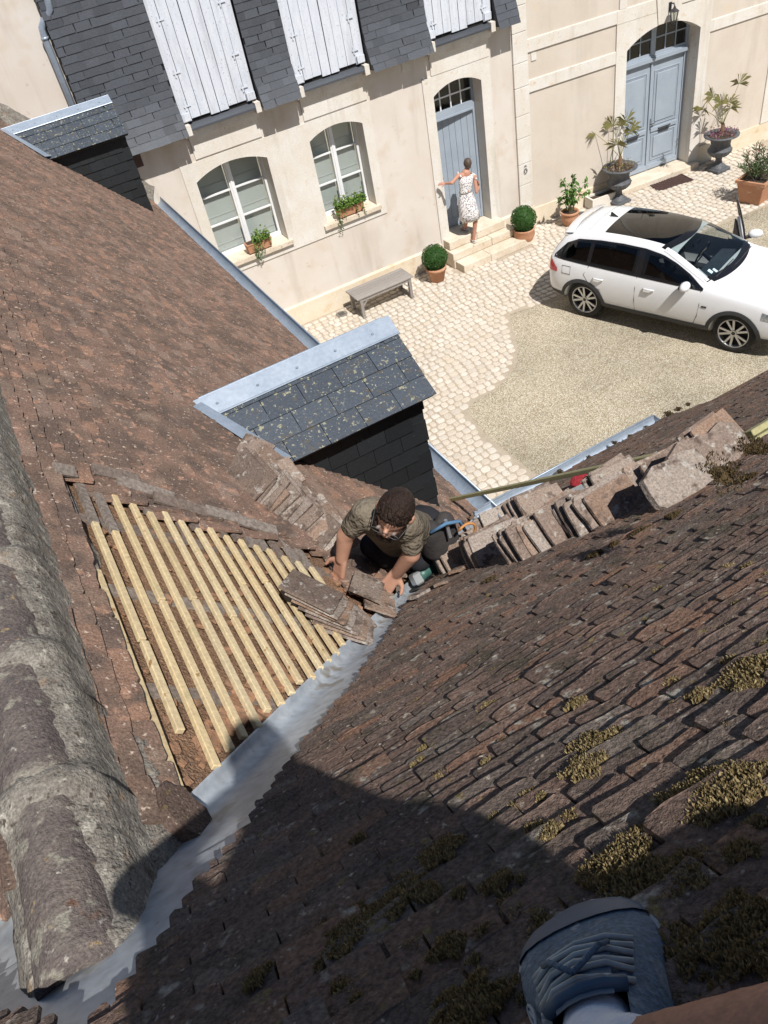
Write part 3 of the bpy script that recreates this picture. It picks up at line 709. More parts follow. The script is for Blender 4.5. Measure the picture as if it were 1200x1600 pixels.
def window(x0, x1, z0, zs, zc, lbl):
    y = YF + .285; w_ = bpy.data.objects.new('window', None); COL.objects.link(w_); w_.parent = house; w_.location = V(((x0 + x1) / 2, y, z0)) - house.location; w_['label'] = lbl
    fr = MB(); t = .055; zt = zc + .06; xm = (x0 + x1) / 2
    for a, b_ in ((x0, x0 + t), (x1 - t, x1)): fr.box(a, b_, y, y + .06, z0 + .07, zt)
    fr.box(x0, x1, y - .012, y + .06, z0, z0 + .07)
    fr.build('frame', WHITE, w_, world=True)
    mu = MB(); mu.box(xm - .05, xm + .05, y - .015, y + .055, z0 + .072, zt).box(xm - .018, xm + .018, y - .028, y - .0152, z0 + .072, zt); mu.build('mullion', WHITE, w_, world=True)
    hz = (zs - z0) + .04; zb = [z0 + .07 + hz * k for k in (.333, .667)]
    for a, b_ in ((x0 + t, xm - .05), (xm + .05, x1 - t)):
        for k, zz in enumerate(zb):
            m = MB(); m.box(a + .001, b_ - .001, y + .004, y + .04, zz - .014, zz + .014); m.build('glazing_bar', WHITE, w_, world=True)
        ze = [z0 + .07] + zb + [zt]
        for c, e in zip(ze, ze[1:]):
            m = MB(); m.box(a, b_, y + .022, y + .028, c, e); m.build('pane', GLASS, w_, world=True)
            m = MB(); m.box(a + .012, b_ - .012, y + .075, y + .085, c + .002, e - .002).box(a + .012, b_ - .012, y + .068, y + .0749, c + (e - c) * .24, c + (e - c) * .27); m.build('blind_with_reflection', BLIND, w_, world=True)  # thin bar on each blind imitates the line reflected in the glass
    return w_
def glass_mat(name, tint, gloss=.06, alpha=.75, base_f=1.0):
    m, N, Lk, bs = newmat(name); N.remove(bs)
    tr = N.new('ShaderNodeBsdfTransparent'); tr.inputs[0].default_value = c4(tint)
    gl_ = N.new('ShaderNodeBsdfGlossy'); gl_.inputs['Roughness'].default_value = gloss; gl_.inputs[0].default_value = (1, 1, 1, 1)
    lw_ = N.new('ShaderNodeLayerWeight'); pw = N.new('ShaderNodeMath'); pw.operation = 'POWER'; Lk.new(lw_.outputs['Facing'], pw.inputs[0]); pw.inputs[1].default_value = 4.0
    fr = N.new('ShaderNodeMath'); fr.operation = 'MULTIPLY_ADD'; Lk.new(pw.outputs[0], fr.inputs[0]); fr.inputs[1].default_value = .9; fr.inputs[2].default_value = .045
    mx = N.new('ShaderNodeMixShader'); Lk.new(fr.outputs[0], mx.inputs[0]); Lk.new(tr.outputs[0], mx.inputs[1]); Lk.new(gl_.outputs[0], mx.inputs[2])
    Lk.new(mx.outputs[0], N['Material Output'].inputs[0]); return m
GLASS = glass_mat('clear_window_glass', (.90, .92, .91))
GLASSD = glass_mat('fanlight_glass', (.5, .53, .53))
m = MB()
surround(m, 2.81, 4.70, 1.47, 3.46, 3.0, 4.30, 1.66, 3.15, 3.30, YF - .02, YF + .28)
surround(m, 4.70, 6.36, 1.47, 3.46, 5.12, 6.17, 1.66, 3.15, 3.28, YF - .0199, YF + .28)
m.build('window_surround', STONE, house, world=True)
for a, b_ in ((2.93, 4.37), (5.03, 6.24)):
    sm_ = MB(); sm_.hexa([V((a, YF - .075, 1.60)), V((b_, YF - .075, 1.60)), V((b_, YF + .29, 1.60)), V((a, YF + .29, 1.60))], [V((a, YF - .075, 1.675)), V((b_, YF - .075, 1.675)), V((b_, YF + .29, 1.70)), V((a, YF + .29, 1.70))])
    sm_.build('window_sill', STEPST, house, world=True)
window(3.0, 4.30, 1.70, 3.15, 3.30, 'wide white casement window nearest the tiled wing')
window(5.12, 6.17, 1.70, 3.15, 3.28, 'narrower white casement window above the bench')
# door surround, door ajar, fanlight
m = MB(); surround(m, 7.46, 8.91, 0.0, 3.48, 7.66, 8.70, 0.485, 3.15, 3.30, YF - .022, YF + .26); m.build('door_surround', STONE, house, world=True)
yd = YF + .262
fl_ = MB(); fl_.box(7.66, 7.72, yd, yd + .07, .50, 3.34).box(8.64, 8.70, yd, yd + .07, .50, 3.34).box(7.72, 8.64, yd - .02, yd + .07, 2.66, 2.78).box(7.72, 8.64, yd - .045, yd + .02, 2.63, 2.6595)
fl_.build('door_frame', DOORP, house, world=True)
fan = bpy.data.objects.new('fanlight', None); COL.objects.link(fan); fan.parent = house; fan.location = V((8.18, yd, 2.78)) - house.location
for k in range(1, 4): MB().box(7.72 + .23 * k - .012, 7.72 + .23 * k + .012, yd + .005, yd + .04, 2.78, 3.34).build('glazing_bar', WHITE, fan, world=True)
MB().box(7.72, 8.64, yd + .006, yd + .039, 2.985, 3.01).build('glazing_bar', WHITE, fan, world=True)
for k in range(4):
    for c, e in ((2.78, 2.985), (3.01, 3.34)): MB().box(7.72 + .23 * k + .012, 7.72 + .23 * (k + 1) - .012, yd + .02, yd + .026, c, e).build('pane', GLASSD, fan, world=True)
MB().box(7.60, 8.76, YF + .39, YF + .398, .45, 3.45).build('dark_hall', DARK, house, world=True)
MB().box(7.662, 8.698, YF + .2605, YF + .388, .40, .497).build('hall_floor', STEPST, house, world=True)
leaf = bpy.data.objects.new('door', None); COL.objects.link(leaf); leaf.parent = house; leaf.location = V((8.64, yd + .03, .512)) - house.location; leaf.rotation_euler = (0, 0, -math.radians(7)); leaf['label'] = 'grey blue plank door standing slightly ajar'
for k in range(7):
    m = MB(); m.box(-.918 + k * .131 + .002, -.918 + (k + 1) * .131 - .002, -.022, .022, .0, 2.12); o = m.build('plank', DOORP, leaf); bevel_mesh(o.data, .004)
MB().box(-.915, -.003, -.03, -.0221, 0, .16).build('kick_board', DOORP, leaf)
m = MB(); m.tube([(-.86, -.022, 1.02), (-.86, -.06, 1.02), (-.77, -.065, 1.02)], .011, 8); m.build('handle', IRON, leaf)
# quoin pilaster, plinth, vents, stone sill courses
q = MB(); z = .44; k = 0
while z < 7.5:
    h = .42 if k % 2 else .5; e = MB(); e.box(9.42 - (.0 if k % 2 else .0), 9.755, YF - .045, YF + .02, z + .004, min(z + h, 7.55) - .004); o = e.build('quoin_block', STONE, house, world=True); bevel_mesh(o.data, .006); z += h; k += 1
pl = MB()
for a, b_ in ((1.95, 7.455), (8.915, 9.42)): pl.hexa([V((a, YF - .035, 0)), V((b_, YF - .035, 0)), V((b_, YF + .01, 0)), V((a, YF + .01, 0))], [V((a, YF - .035, .40)), V((b_, YF - .035, .40)), V((b_, YF + .01, .44)), V((a, YF + .01, .44))])
pl.box(9.42, 9.76, YF - .06, YF + .01, 0, .438)
pl.build('plinth', PLINTH, house, world=True)
v1 = MB(); v1.box(2.10, 2.28, YF - .012, YF + .004, 3.66, 3.84); o = v1.build('vent_grille', pm('rusty_vent', (.14, .08, .065), (.08, .05, .045), 60, .9, .8, 60, .01), house, world=True)
v2 = MB(); v2.box(7.10, 7.28, YF - .010, YF + .004, 3.70, 3.90).box(7.125, 7.255, YF - .016, YF - .0101, 3.725, 3.875); v2.build('vent_cover', STONE, house, world=True)
# iron tethering ring on the pilaster
rg_ = MB(); rg_.tube([V((9.575 + .035 * math.cos(t), YF - .065, 1.22 + .045 * math.sin(t))) for t in [2 * math.pi * i / 16 for i in range(17)]], .007, 6); rg_.tube([V((9.545 + .06 * i / 6, YF - .06, 1.30 + .025 * math.sin(math.pi * i / 6))) for i in range(7)], .006, 6); rg_.build('iron_ring', IRON, house, world=True)
# slate-hung upper floor, flared at the foot
ZS0 = 3.93
def sy(z): return YF - .15 - (.17 * ((4.60 - z) / .66) ** 1.5 if z < 4.60 else 0)
PAN = [(1.66, 3.05), (4.37, 5.05), (6.40, 7.60), (8.97, 9.42)]
nsl = 0
for (a, b_) in PAN:
    m = MB(); zz = [ZS0 + .03, 4.1, 4.25, 4.4, 4.6, 7.4]
    prof = [V((a, YF + .005, zz[0]))] + [V((a, sy(z) + .012, z)) for z in zz] + [V((a, YF + .005, 7.4))]
    m.prism(prof, (b_ - a, 0, 0)); pn = m.build('slate_panel', SLATE_D, house, world=True)
    gz, wz = .112, .225; z = ZS0; row = 0; rest = MB()
    while z < 6.4:
        x = a - (.5 * wz if row % 2 else 0) + R.uniform(-.02, .02)
        while x < b_ - .02:
            x0, x1 = max(x, a - .006) + .0015, min(x + wz, b_ + .006) - .0015; x += wz * R.uniform(.9, 1.06)
            if x1 - x0 < .04: continue
            z1 = z + gz * 1.22; j = R.uniform(-.002, .004); dz = R.uniform(-.004, .004)
            t = MB() if nsl < 300 else rest
            t.hexa([V((x0, sy(z) - .009 - j, z + dz)), V((x1, sy(z) - .009 - j, z + dz + R.uniform(-.003, .003))), V((x1, sy(z1) + .0, z1)), V((x0, sy(z1) + .0, z1))], [V((x0, sy(z) - .005 - j, z + dz)), V((x1, sy(z) - .005 - j, z + dz)), V((x1, sy(z1) + .006, z1)), V((x0, sy(z1) + .006, z1))])
            if nsl < 300: t.build('slate', SLATE_F, pn, world=True); nsl += 1
        z += gz; row += 1
    if rest.v: tag(rest.build('slate_field', SLATE_F, pn, world=True), kind='stuff')
# shutters: two leaves of uneven planks, sill below
SH = [(3.06, 4.36, 'peeling white plank shutters nearest the downpipe'), (5.06, 6.39, 'white plank shutters between the two slate panels'), (7.61, 8.96, 'white plank shutters above the ajar door')]
for (a, b_, lb) in SH:
    sh = bpy.data.objects.new('shutter', None); COL.objects.link(sh); sh.parent = house; sh.location = V(((a + b_) / 2, YF, 4.05)) - house.location; sh['label'] = lb
    n = 8; wd = (b_ - a - .02) / n
    for k in range(n):
        x0 = a + .01 + wd * k; m = MB(); tl = R.uniform(-.006, .006); zb = 4.07 + (0.035 * abs((k % 4) - 1.5) * -1 + .05 if k not in (0, n - 1) else .0)
        y_ = YF - .105 + R.uniform(-.008, .008); gp = .004 if k != 4 else .009
        m.hexa([V((x0 + gp, y_, zb)), V((x0 + wd - .003, y_, zb)), V((x0 + wd - .003, y_ + .028, zb)), V((x0 + gp, y_ + .028, zb))], [V((x0 + gp + tl, y_ - .004, 6.5)), V((x0 + wd - .003 + tl, y_ - .004, 6.5)), V((x0 + wd - .003 + tl, y_ + .024, 6.5)), V((x0 + gp + tl, y_ + .024, 6.5))])
        o = m.build('plank', SHUT, sh, world=True); bevel_mesh(o.data, .003)
    for z in (4.28, 4.75, 5.45):
        for xx in (a + .10, b_ - .22):
            m = MB(); m.box(xx, xx + .12, YF - .119, YF - .1135, z, z + .022).box(xx + .02, xx + .04, YF - .1185, YF - .1135, z - .05, z + .07); m.build('hinge', SHUT, sh, world=True)
    for xx in (a + .02, b_ - .16):
        m = MB(); m.box(xx, xx + .14, YF - .135, YF - .114, 4.09, 4.20); m.build('foot_block', SHUT, sh, world=True)
    m = MB(); m.box(a - .005, b_ + .005, YF - .07, YF + .003, 4.0, 6.5); m.build('dark_backing', DARK, sh, world=True)
    m = MB(); m.hexa([V((a + .02, YF - .20, 3.955)), V((b_ - .02, YF - .20, 3.955)), V((b_ - .02, YF - .071, 3.995)), V((a + .02, YF - .071, 3.995))], [V((a + .02, YF - .20, 3.985)), V((b_ - .02, YF - .20, 3.985)), V((b_ - .02, YF - .071, 4.04)), V((a + .02, YF - .071, 4.04))]); m.build('slate_sill', SLATE_F, sh, world=True)
    m = MB(); m.box(a - .01, b_ + .01, YF - .13, YF + .002, 3.86, 3.953).box(a + .03, b_ - .03, YF - .09, YF + .003, 3.80, 3.8599).box(a + .05, b_ - .05, YF - .022, YF + .0035, 3.49, 3.7999); m.build('sill_course', STONE, sh, world=True)
    for xx in (a - .0, b_ - .09):
        m = MB(); m.box(xx, xx + .09, YF - .215, YF - .0705, 3.90, 4.052); m.build('sill_end', STONE, sh, world=True)
# downpipe with swan neck at the slate edge
dp = MB(); dp.tube([(1.80, YF - .16, 6.6), (1.80, YF - .16, 6.05), (1.79, YF - .15, 5.95), (1.74, YF - .11, 5.88), (1.66, YF - .09, 5.83), (1.60, YF - .085, 5.76), (1.585, YF - .085, 5.66), (1.585, YF - .085, 3.0)], .048, 12)
dpo = dp.build('downpipe', ZINC, house, True, world=True)
for z in (5.62, 4.62): 
    m = MB(); m.tube([(1.585, YF - .085, z), (1.585, YF - .085, z + .035)], .056, 12); m.build('pipe_collar', ZINC, dpo, True, world=True)
# mortar fillet where the wing roof meets the wall
mf = MB(); n = 60
for i in range(n + 1):
    t = i / n; s = SRL * t; p = ptL(13.33, s, .05)
    for k in range(4):
        q_ = p + V((0, [-.22, -.12, -.03, .02][k], 0)) + NL * ([.0, .035, .09, .19][k] + .03 * mn.noise(V((i * .4, k * 2, 1)))); mf.v.append(tuple(q_))
for i in range(n):
    for k in range(3): a = i * 4 + k; mf.f.append((a, a + 1, a + 5, a + 4))
mf.build('mortar_fillet', MORTAR, wing, True, world=True)

# ------------------------------------------------------------------ the house with the double door
RZ = math.radians(-5.6)
rhouse = thing('annexe_house', (9.755, YF, 0), 'cream house with stone bands and grey blue double front door', 'house', rz=RZ)
def rl(u, v, z): return rhouse_M @ V((u, v, z))
rhouse_M = Matrix.Translation(rhouse.location) @ Matrix.Rotation(RZ, 4, 'Z')
wall_cells(0.003, 9.0, 0, 7.6, [(1.98, 4.23, 0, 3.30)], 0, .45).build('wall', RENDER_R, rhouse)
m = MB(); surround(m, 1.98, 4.23, 0.0, 3.30, 2.23, 3.98, .0, 2.80, 3.08, -.03, .38); m.build('door_surround', STONE, rhouse)
for (a, b_, c, e, nm) in ((0.004, 1.979, 2.63, 2.85, 'stone_band'), (4.231, 5.92, 2.65, 2.86, 'stone_band'), (0.004, 1.979, 3.32, 3.54, 'stone_band'), (1.98, 2.93, 3.303, 3.54, 'stone_band'), (3.42, 8.9, 3.323, 3.54, 'stone_band'), (2.03, 2.20, 3.541, 7.5, 'stone_strip'), (5.921, 6.35, 0.41, 3.32, 'stone_strip')):
    m = MB(); m.box(a, b_, -.028, .01, c, e); o = m.build(nm, STONE, rhouse); bevel_mesh(o.data, .006)
m = MB(); m.prism([V((2.93, -.05, 3.085)), V((3.42, -.05, 3.085)), V((3.50, -.05, 3.60)), V((2.85, -.05, 3.60))], (0, .045, 0)); m.build('keystone', STONE, rhouse)
m = MB(); m.box(.006, 1.978, -.03, .008, 0, .36).box(4.232, 8.9, -.03, .008, 0, .40); m.build('plinth', PLINTH, rhouse)
m = MB(); m.box(.09, .20, -.016, .004, 3.16, 3.29); m.build('vent_cover', STONE, rhouse)
m = MB(); m.box(2.0, 4.15, -.20, .45, 0.003, .13); o = m.build('threshold', STEPST, rhouse); bevel_mesh(o.data, .012)
yd2 = .30
fr = MB(); fr.box(2.231, 2.30, yd2, yd2 + .09, .135, 3.12).box(3.91, 3.979, yd2, yd2 + .09, .135, 3.12).box(2.30, 3.91, yd2 - .03, yd2 + .09, 2.33, 2.46).box(2.28, 3.93, yd2 - .06, yd2 - .0301, 2.36, 2.43).box(3.05, 3.16, yd2 - .01, yd2 + .09, 2.4605, 3.12).box(2.30, 3.05, yd2, yd2 + .05, 2.461, 2.51).box(3.16, 3.91, yd2, yd2 + .05, 2.461, 2.51)
fr.build('door_frame', DOORP, rhouse)
for a in (2.30, 3.16):
    f = bpy.data.objects.new('fanlight', None); COL.objects.link(f); f.parent = rhouse; f.location = (a, yd2, 2.51)
    for k in (1, 2): MB().box(.25 * k - .012, .25 * k + .012, .006, .04, 0, .6).build('glazing_bar', DOORP, f)
    MB().box(0, .75, .0065, .0395, .245, .27).build('glazing_bar', DOORP, f)
    for k in range(3):
        for c, e in ((0, .245), (.27, .6)): MB().box(.25 * k + .012, .25 * (k + 1) - .012, .02, .026, c, e).build('pane', GLASSD, f)
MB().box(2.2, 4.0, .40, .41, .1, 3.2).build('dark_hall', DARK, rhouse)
for i, a in enumerate((2.302, 3.110)):
    lf = bpy.data.objects.new('door_leaf', None); COL.objects.link(lf); lf.parent = rhouse; lf.location = (a, yd2 + .02, .137); wl = .80
    MB().box(0.003, wl - .003, 0, .05, 0, 2.185).build('leaf_board', DOORP, lf)
    for (c, e) in ((.93, 2.02), (.19, .76)):
        for kk, (ins, th, nm) in enumerate(((.085, .014, 'moulding'), (.115, .006, 'moulding'), (.15, .020, 'raised_panel'))):
            m = MB(); x0, x1, z0, z1 = ins, wl - ins, c + (ins - .085), e - (ins - .085)
            if nm == 'moulding':
                t = .026
                for bx in ((x0, x1, z0, z0 + t), (x0, x1, z1 - t, z1), (x0, x0 + t, z0 + t, z1 - t), (x1 - t, x1, z0 + t, z1 - t)): m.box(bx[0], bx[1], -th, -.0002, bx[2], bx[3])
            else: m.box(x0, x1, -th, -.0002, z0, z1)
            o = m.build(nm, DOORP, lf); bevel_mesh(o.data, .004 if nm == 'moulding' else .008)
    m = MB(); m.box(.06, wl - .06, -.026, -.0003, .80, .89); o = m.build('lock_rail', DOORP, lf); bevel_mesh(o.data, .006)
    m = MB(); m.tube([(.25, -.005, .845), (.25, -.05, .845), (.55, -.05, .845), (.55, -.005, .845)], .012, 8).box(.27, .53, -.036, -.0265, .76, .80); m.build('pull_bar', IRON, lf)
    if i == 1:
        m = MB(); m.box(.02, .055, -.012, -.0005, .86, 1.08).tube([(.038, -.012, .98), (.038, -.05, .98), (.14, -.055, .985)], .010, 8); m.build('handle', IRON, lf)
    MB().box(.01, wl - .01, -.035, -.0004, .02, .12).build('weather_bar', DOORP, lf)
if True:
    m = MB(); m.box(3.085, 3.125, yd2 - .012, yd2 + .0195, .14, 2.325); m.build('meeting_stile', DOORP, rhouse)
# ------------------------------------------------------------------ front steps of the ajar door
st = thing('door_steps', (8.25, 13.0, 0), 'worn pale stone steps climbing to the ajar door', 'steps')
for (a, b_, y0, y1, z0, z1) in ((7.50, 8.86, 13.10, 13.608, .335, .503), (7.46, 9.02, 12.93, 13.33, .165, .33), (7.50, 9.28, 12.62, 12.9295, .003, .168), (7.47, 9.0, 12.93, 13.3, .003, .1645)):
    m = MB(); cut = R.uniform(.35, .65); xm = a + (b_ - a) * cut
    for x0, x1 in ((a, xm - .003), (xm + .003, b_)):
        m = MB(); m.box(x0, x1, y0, y1, z0, z1); o = m.build('step_stone', STEPST, st, world=True); bevel_mesh(o.data, .014, 2)
# ================================================================== courtyard furniture and plants
def leaf_quad(m, p, d, n, ln, wd, fold=.25):
    d = d.normalized(); sd = d.cross(n).normalized(); n = sd.cross(d).normalized()
    b0, mid, tip = p, p + d * ln * .5, p + d * ln - n * ln * .12
    m.add([b0, mid + sd * wd / 2 + n * wd * fold, tip, mid - sd * wd / 2 + n * wd * fold, mid], [(0, 1, 4), (1, 2, 4), (2, 3, 4), (3, 0, 4)])
def rdir(rg, up=0.0):
    while True:
        p = V((rg.uniform(-1, 1), rg.uniform(-1, 1), rg.uniform(-1, 1)))
        if .1 < p.length < 1: p = p.normalized(); p.z += up; return p.normalized()
def boxwood(x, y, rp, hp, rb, zc, label, shape):
    t = thing('boxwood_pot', (x, y, 0), label, 'potted plant', 'clipped boxwood balls in terracotta pots')
    m = MB()
    if shape == 'flared': pr = [(0, .004), (rp * .68, .004), (rp * .94, hp * .78), (rp * 1.04, hp * .78), (rp * 1.06, hp), (rp * .93, hp), (rp * .88, hp * .8)]
    else: pr = [(0, .004), (rp * .62, .004), (rp * .92, hp * .3), (rp * 1.04, hp * .6), (rp * .98, hp * .86), (rp * 1.06, hp * .94), (rp * 1.04, hp), (rp * .9, hp), (rp * .88, hp * .8)]
    m.lathe(pr, (0, 0, 0), 28); m.build('pot', TERRA, t, True)
    m = MB(); m.lathe([(0, hp * .86), (rp * .9, hp * .84)], (0, 0, 0), 20); m.build('soil', SOIL, t)
    rg = random.Random(int(x * 100)); m = MB()
    for i in range(2600):
        n = rdir(rg); lump = 1 + .08 * mn.noise(n * 2.6) + .05 * mn.noise(n * 6)
        p = V((0, 0, zc)) + V((n.x * rb, n.y * rb, n.z * rb * .96)) * lump * (1 - abs(rg.gauss(0, .045)))
        leaf_quad(m, p, (n + rdir(rg) * .9).normalized(), (n + rdir(rg) * .6).normalized(), rg.uniform(.022, .036), rg.uniform(.013, .02))
    m.ball((0, 0, zc), rb * .9, rb * .9, rb * .87, 16, 10)
    m.build('foliage', LEAF_BOX, t); return t
boxwood(6.96, 12.80, .20, .31, .245, .50, 'clipped boxwood ball in flared terracotta pot beside the bench', 'flared')
boxwood(9.12, 12.80, .21, .32, .25, .52, 'clipped boxwood ball in rounded terracotta pot right of the steps', 'round')
# bench
b0 = thing('garden_bench', (5.69, 12.80, 0), 'weathered grey wooden bench against the house wall', 'bench')
for k in range(5): 
    m = MB(); m.box(5.06, 6.32, 12.555 + k * .102, 12.555 + k * .102 + .092, .415, .445); o = m.build('slat', WOODG, b0, world=True); bevel_mesh(o.data, .005)
for x in (5.12, 6.20):
    for y in (12.57, 12.99): m = MB(); m.box(x, x + .06, y, y + .06, .045, .4145); o = m.build('leg', WOODG, b0, world=True)
    m = MB(); m.box(x - .003, x + .063, 12.54, 13.08, .003, .0445); m.build('foot_rail', WOODG, b0, world=True)
    m = MB(); m.box(x + .01, x + .05, 12.631, 12.989, .34, .412); m.build('cross_rail', WOODG, b0, world=True)
for y in (12.58, 13.0): m = MB(); m.box(5.181, 6.199, y, y + .03, .35, .413); m.build('apron', WOODG, b0, world=True)
for (x, y) in ((5.181, 12.585), (6.199, 12.585)):
    sgn = 1 if x < 5.6 else -1; m = MB(); m.bar((x + sgn * .005, y + .015, .25), (x + sgn * .10, y + .015, .352), .03, .025); m.build('brace', WOODG, b0, world=True)
# round drain covers
for (x, y, lb) in ((4.88, 13.06, 'round iron drain cover near the left end of the bench'), (10.72, 12.93, 'round iron drain cover between lemon pot and stone trough'), (14.15, 12.62, 'round iron drain cover behind the right urn')):
    t = thing('drain_cover', (x, y, .02), lb, 'drain cover', 'drain covers in the cobbles')
    m = MB(); m.lathe([(0, .004), (.085, .004), (.105, .006), (.12, .002)], (0, 0, 0), 24); m.build('plate', pm('worn_iron_' + str(int(x)), (.22, .20, .17), (.15, .14, .125), 30, .7), t, True)
    m = MB()
    for k in range(-2, 3): m.box(-.06, .06, k * .026 - .005, k * .026 + .005, .0045, .0065)
    m.build('slots', DARK, t)
# door mat in front of the double door
t = thing('door_mat', (12.96, 12.70, .018), 'dark brown openwork rubber mat before the double door', 'door mat', rz=math.radians(-11))
MATM = pm('brown_rubber', (.075, .035, .03), (.05, .025, .022), 30, .8, .5, 60, .005)
m = MB()
for (a, b_, c, e) in ((-.42, .42, -.27, -.235), (-.42, .42, .235, .27), (-.42, -.385, -.235, .235), (.385, .42, -.235, .235)): m.box(a, b_, c, e, 0, .014)
m.build('border', MATM, t)
m = MB(); m.box(-.385, .385, -.235, .235, 0, .003); m.build('backing', pm('mat_backing', (.13, .085, .07), (.10, .06, .05), 20, .9), t)
for k in range(11):
    for l in range(6):
        m = MB(); cx, cyy = -.35 + k * .07, -.19 + l * .076; rr = .028 + .006 * ((k + l) % 2)
        m.tube([V((cx + rr * math.cos(q), cyy + rr * math.sin(q) * .9, .009)) for q in [2 * math.pi * i / 8 for i in range(9)]], .0065, 4, False); m.build('scroll', MATM, t)
# lemon tree
t = thing('lemon_pot', (10.25, 12.74, 0), 'leafy citrus plant in a round terracotta pot against the wall', 'potted plant')
m = MB(); m.lathe([(0, .004), (.11, .004), (.165, .10), (.185, .19), (.165, .245), (.195, .265), (.19, .30), (.16, .30), (.15, .26)], (0, 0, 0), 26); m.build('pot', TERRA, t, True)
m = MB(); m.lathe([(0, .265), (.16, .26)], (0, 0, 0), 18); m.build('soil', SOIL, t)
rg = random.Random(5); st_ = MB(); lv = MB()
for k in range(11):
    a = rg.uniform(0, 6.28); o = V((math.cos(a), math.sin(a) * .6, 0)); tip = V((o.x * rg.uniform(.15, .55), o.y * rg.uniform(.1, .4) - .05, rg.uniform(.6, 1.12)))
    pts = [V((o.x * .04, o.y * .04, .26)), V((tip.x * .35, tip.y * .35, .26 + (tip.z - .26) * .55)), tip]; st_.tube(pts, [.008, .006, .003], 5)
    for q in range(rg.randint(14, 20)):
        f = rg.uniform(.35, 1.0); p = pts[1].lerp(pts[2], (f - .5) * 2) if f > .5 else pts[0].lerp(pts[1], f * 2)
        d_ = (rdir(rg) + V((0, -.2, -.25))).normalized(); leaf_quad(lv, p + rdir(rg) * .03, d_, V((0, -.3, 1)) + rdir(rg) * .6, rg.uniform(.09, .14), rg.uniform(.045, .07), .15)
st_.build('stems', pm('green_stem', (.12, .12, .05), (.16, .12, .06), 20, .8), t); lv.build('leaves', LEAF_LEM, t)
# stone trough
t = thing('stone_trough', (11.34, 12.98, 0), 'small empty stone trough in the shade of the left urn', 'trough', rz=math.radians(-6))
m = MB(); m.box(-.36, .36, -.15, .15, .003, .05)
for bx in ((-.36, .36, -.15, -.11), (-.36, .36, .11, .15), (-.36, -.32, -.11, .11), (.32, .36, -.11, .11)): m.box(bx[0], bx[1], bx[2], bx[3], .0505, .24)
o = m.build('basin', STONE, t); MB().box(-.319, .319, -.109, .109, .0508, .20).build('soil', SOIL, t)
# urns with palms
def urn(x, y, label, rim, seed, flowers):
    t = thing('palm_urn', (x, y, 0), label, 'urn', 'cast iron urns flanking the double door'); k = rim / .36; rg = random.Random(seed)
    m = MB(); m.box(-.19 * k, .19 * k, -.19 * k, .19 * k, .003, .07 * k); o = m.build('plinth_foot', CAST, t); bevel_mesh(o.data, .01)
    flute = lambda a, z: 1 + .035 * math.cos(a * 18)
    m = MB(); m.lathe([(.17 * k, .0705 * k), (.155 * k, .11 * k), (.085 * k, .16 * k), (.065 * k, .23 * k), (.075 * k, .29 * k), (.10 * k, .31 * k)], (0, 0, 0), 28); m.build('stem', CAST, t, True)
    m = MB(); m.lathe([(.08 * k, .305 * k), (.17 * k, .33 * k), (.235 * k, .40 * k), (.25 * k, .46 * k)], (0, 0, 0), 72, rad=flute); m.build('fluted_bowl', CAST, t, True)
    m = MB(); m.lathe([(.25 * k, .455 * k), (.22 * k, .50 * k), (.20 * k, .56 * k), (.215 * k, .66 * k), (.27 * k, .725 * k), (.36 * k, .745 * k), (.365 * k, .765 * k), (.30 * k, .77 * k), (.25 * k, .73 * k)], (0, 0, 0), 36); m.build('neck_rim', CAST, t, True)
    m = MB(); m.lathe([(0, .75 * k), (.26 * k, .74 * k)], (0, 0, 0), 20); m.build('soil', SOIL, t)
    fl_ = MB()
    for i in range(260):
        a, q = rg.uniform(0, 6.28), rg.uniform(.05, .34) * k; p = V((q * math.cos(a), q * math.sin(a), .76 * k + rg.uniform(0, .09))); leaf_quad(fl_, p, rdir(rg, .3), rdir(rg, .5), rg.uniform(.025, .05), rg.uniform(.02, .035))
    tag(fl_.build('flowers', flowers, t), kind='stuff')
    tr = MB(); tr.tube([(0, 0, .74 * k), (.0, 0, .86 * k), (.01, 0, .98 * k)], [.05, .045, .03], 10); tr.build('palm_trunk', pm('palm_fibre_%d' % seed, (.20, .12, .07), (.28, .16, .10), 40, .95, 1, 50, .02), t)
    for i in range(7):
        a = rg.uniform(0, 6.28) if i else 1.5; el_ = rg.uniform(.5, 1.35); ln = rg.uniform(.45, .85); d_ = V((math.cos(a) * math.cos(el_), math.sin(a) * math.cos(el_) * .8, math.sin(el_)))
        p0 = V((0, 0, .95 * k)); p1 = p0 + d_ * ln + V((0, 0, -.05)); pf = MB(); pf.tube([p0, p0.lerp(p1, .5) + V((0, 0, .04)), p1], [.007, .006, .005], 5)
        sd = d_.cross(V((0, 0, 1))).normalized(); upv = sd.cross(d_).normalized()
        for q in range(15):
            an = (q - 7) / 7 * 1.5; dd = (d_ * math.cos(an) + sd * math.sin(an) + V((0, 0, -.35 * rg.random()))).normalized(); lb = rg.uniform(.24, .36) * (.6 + .4 * math.cos(an))
            pa, pb, pc = p1, p1 + dd * lb * .6, p1 + dd * lb + V((0, 0, -lb * rg.uniform(.1, .5))); s2 = dd.cross(upv).normalized() * .0036
            pf.add([pa, pb + s2, pc, pb - s2], [(0, 1, 2), (0, 2, 3)])
        pf.build('palm_frond', LEAF_PALM, t)
    return t
LEAF_FLW = leafmat('faded_flower', (.30, .24, .10), (.20, .20, .08), (.38, .20, .24))
urn(11.60, 12.78, 'dark urn with dry palm left of the double door, behind the car', .36, 21, LEAF_FLW)
urn(14.02, 12.36, 'dark urn with palm and purple flowers right of the double door', .36, 33, LEAF_PINK)
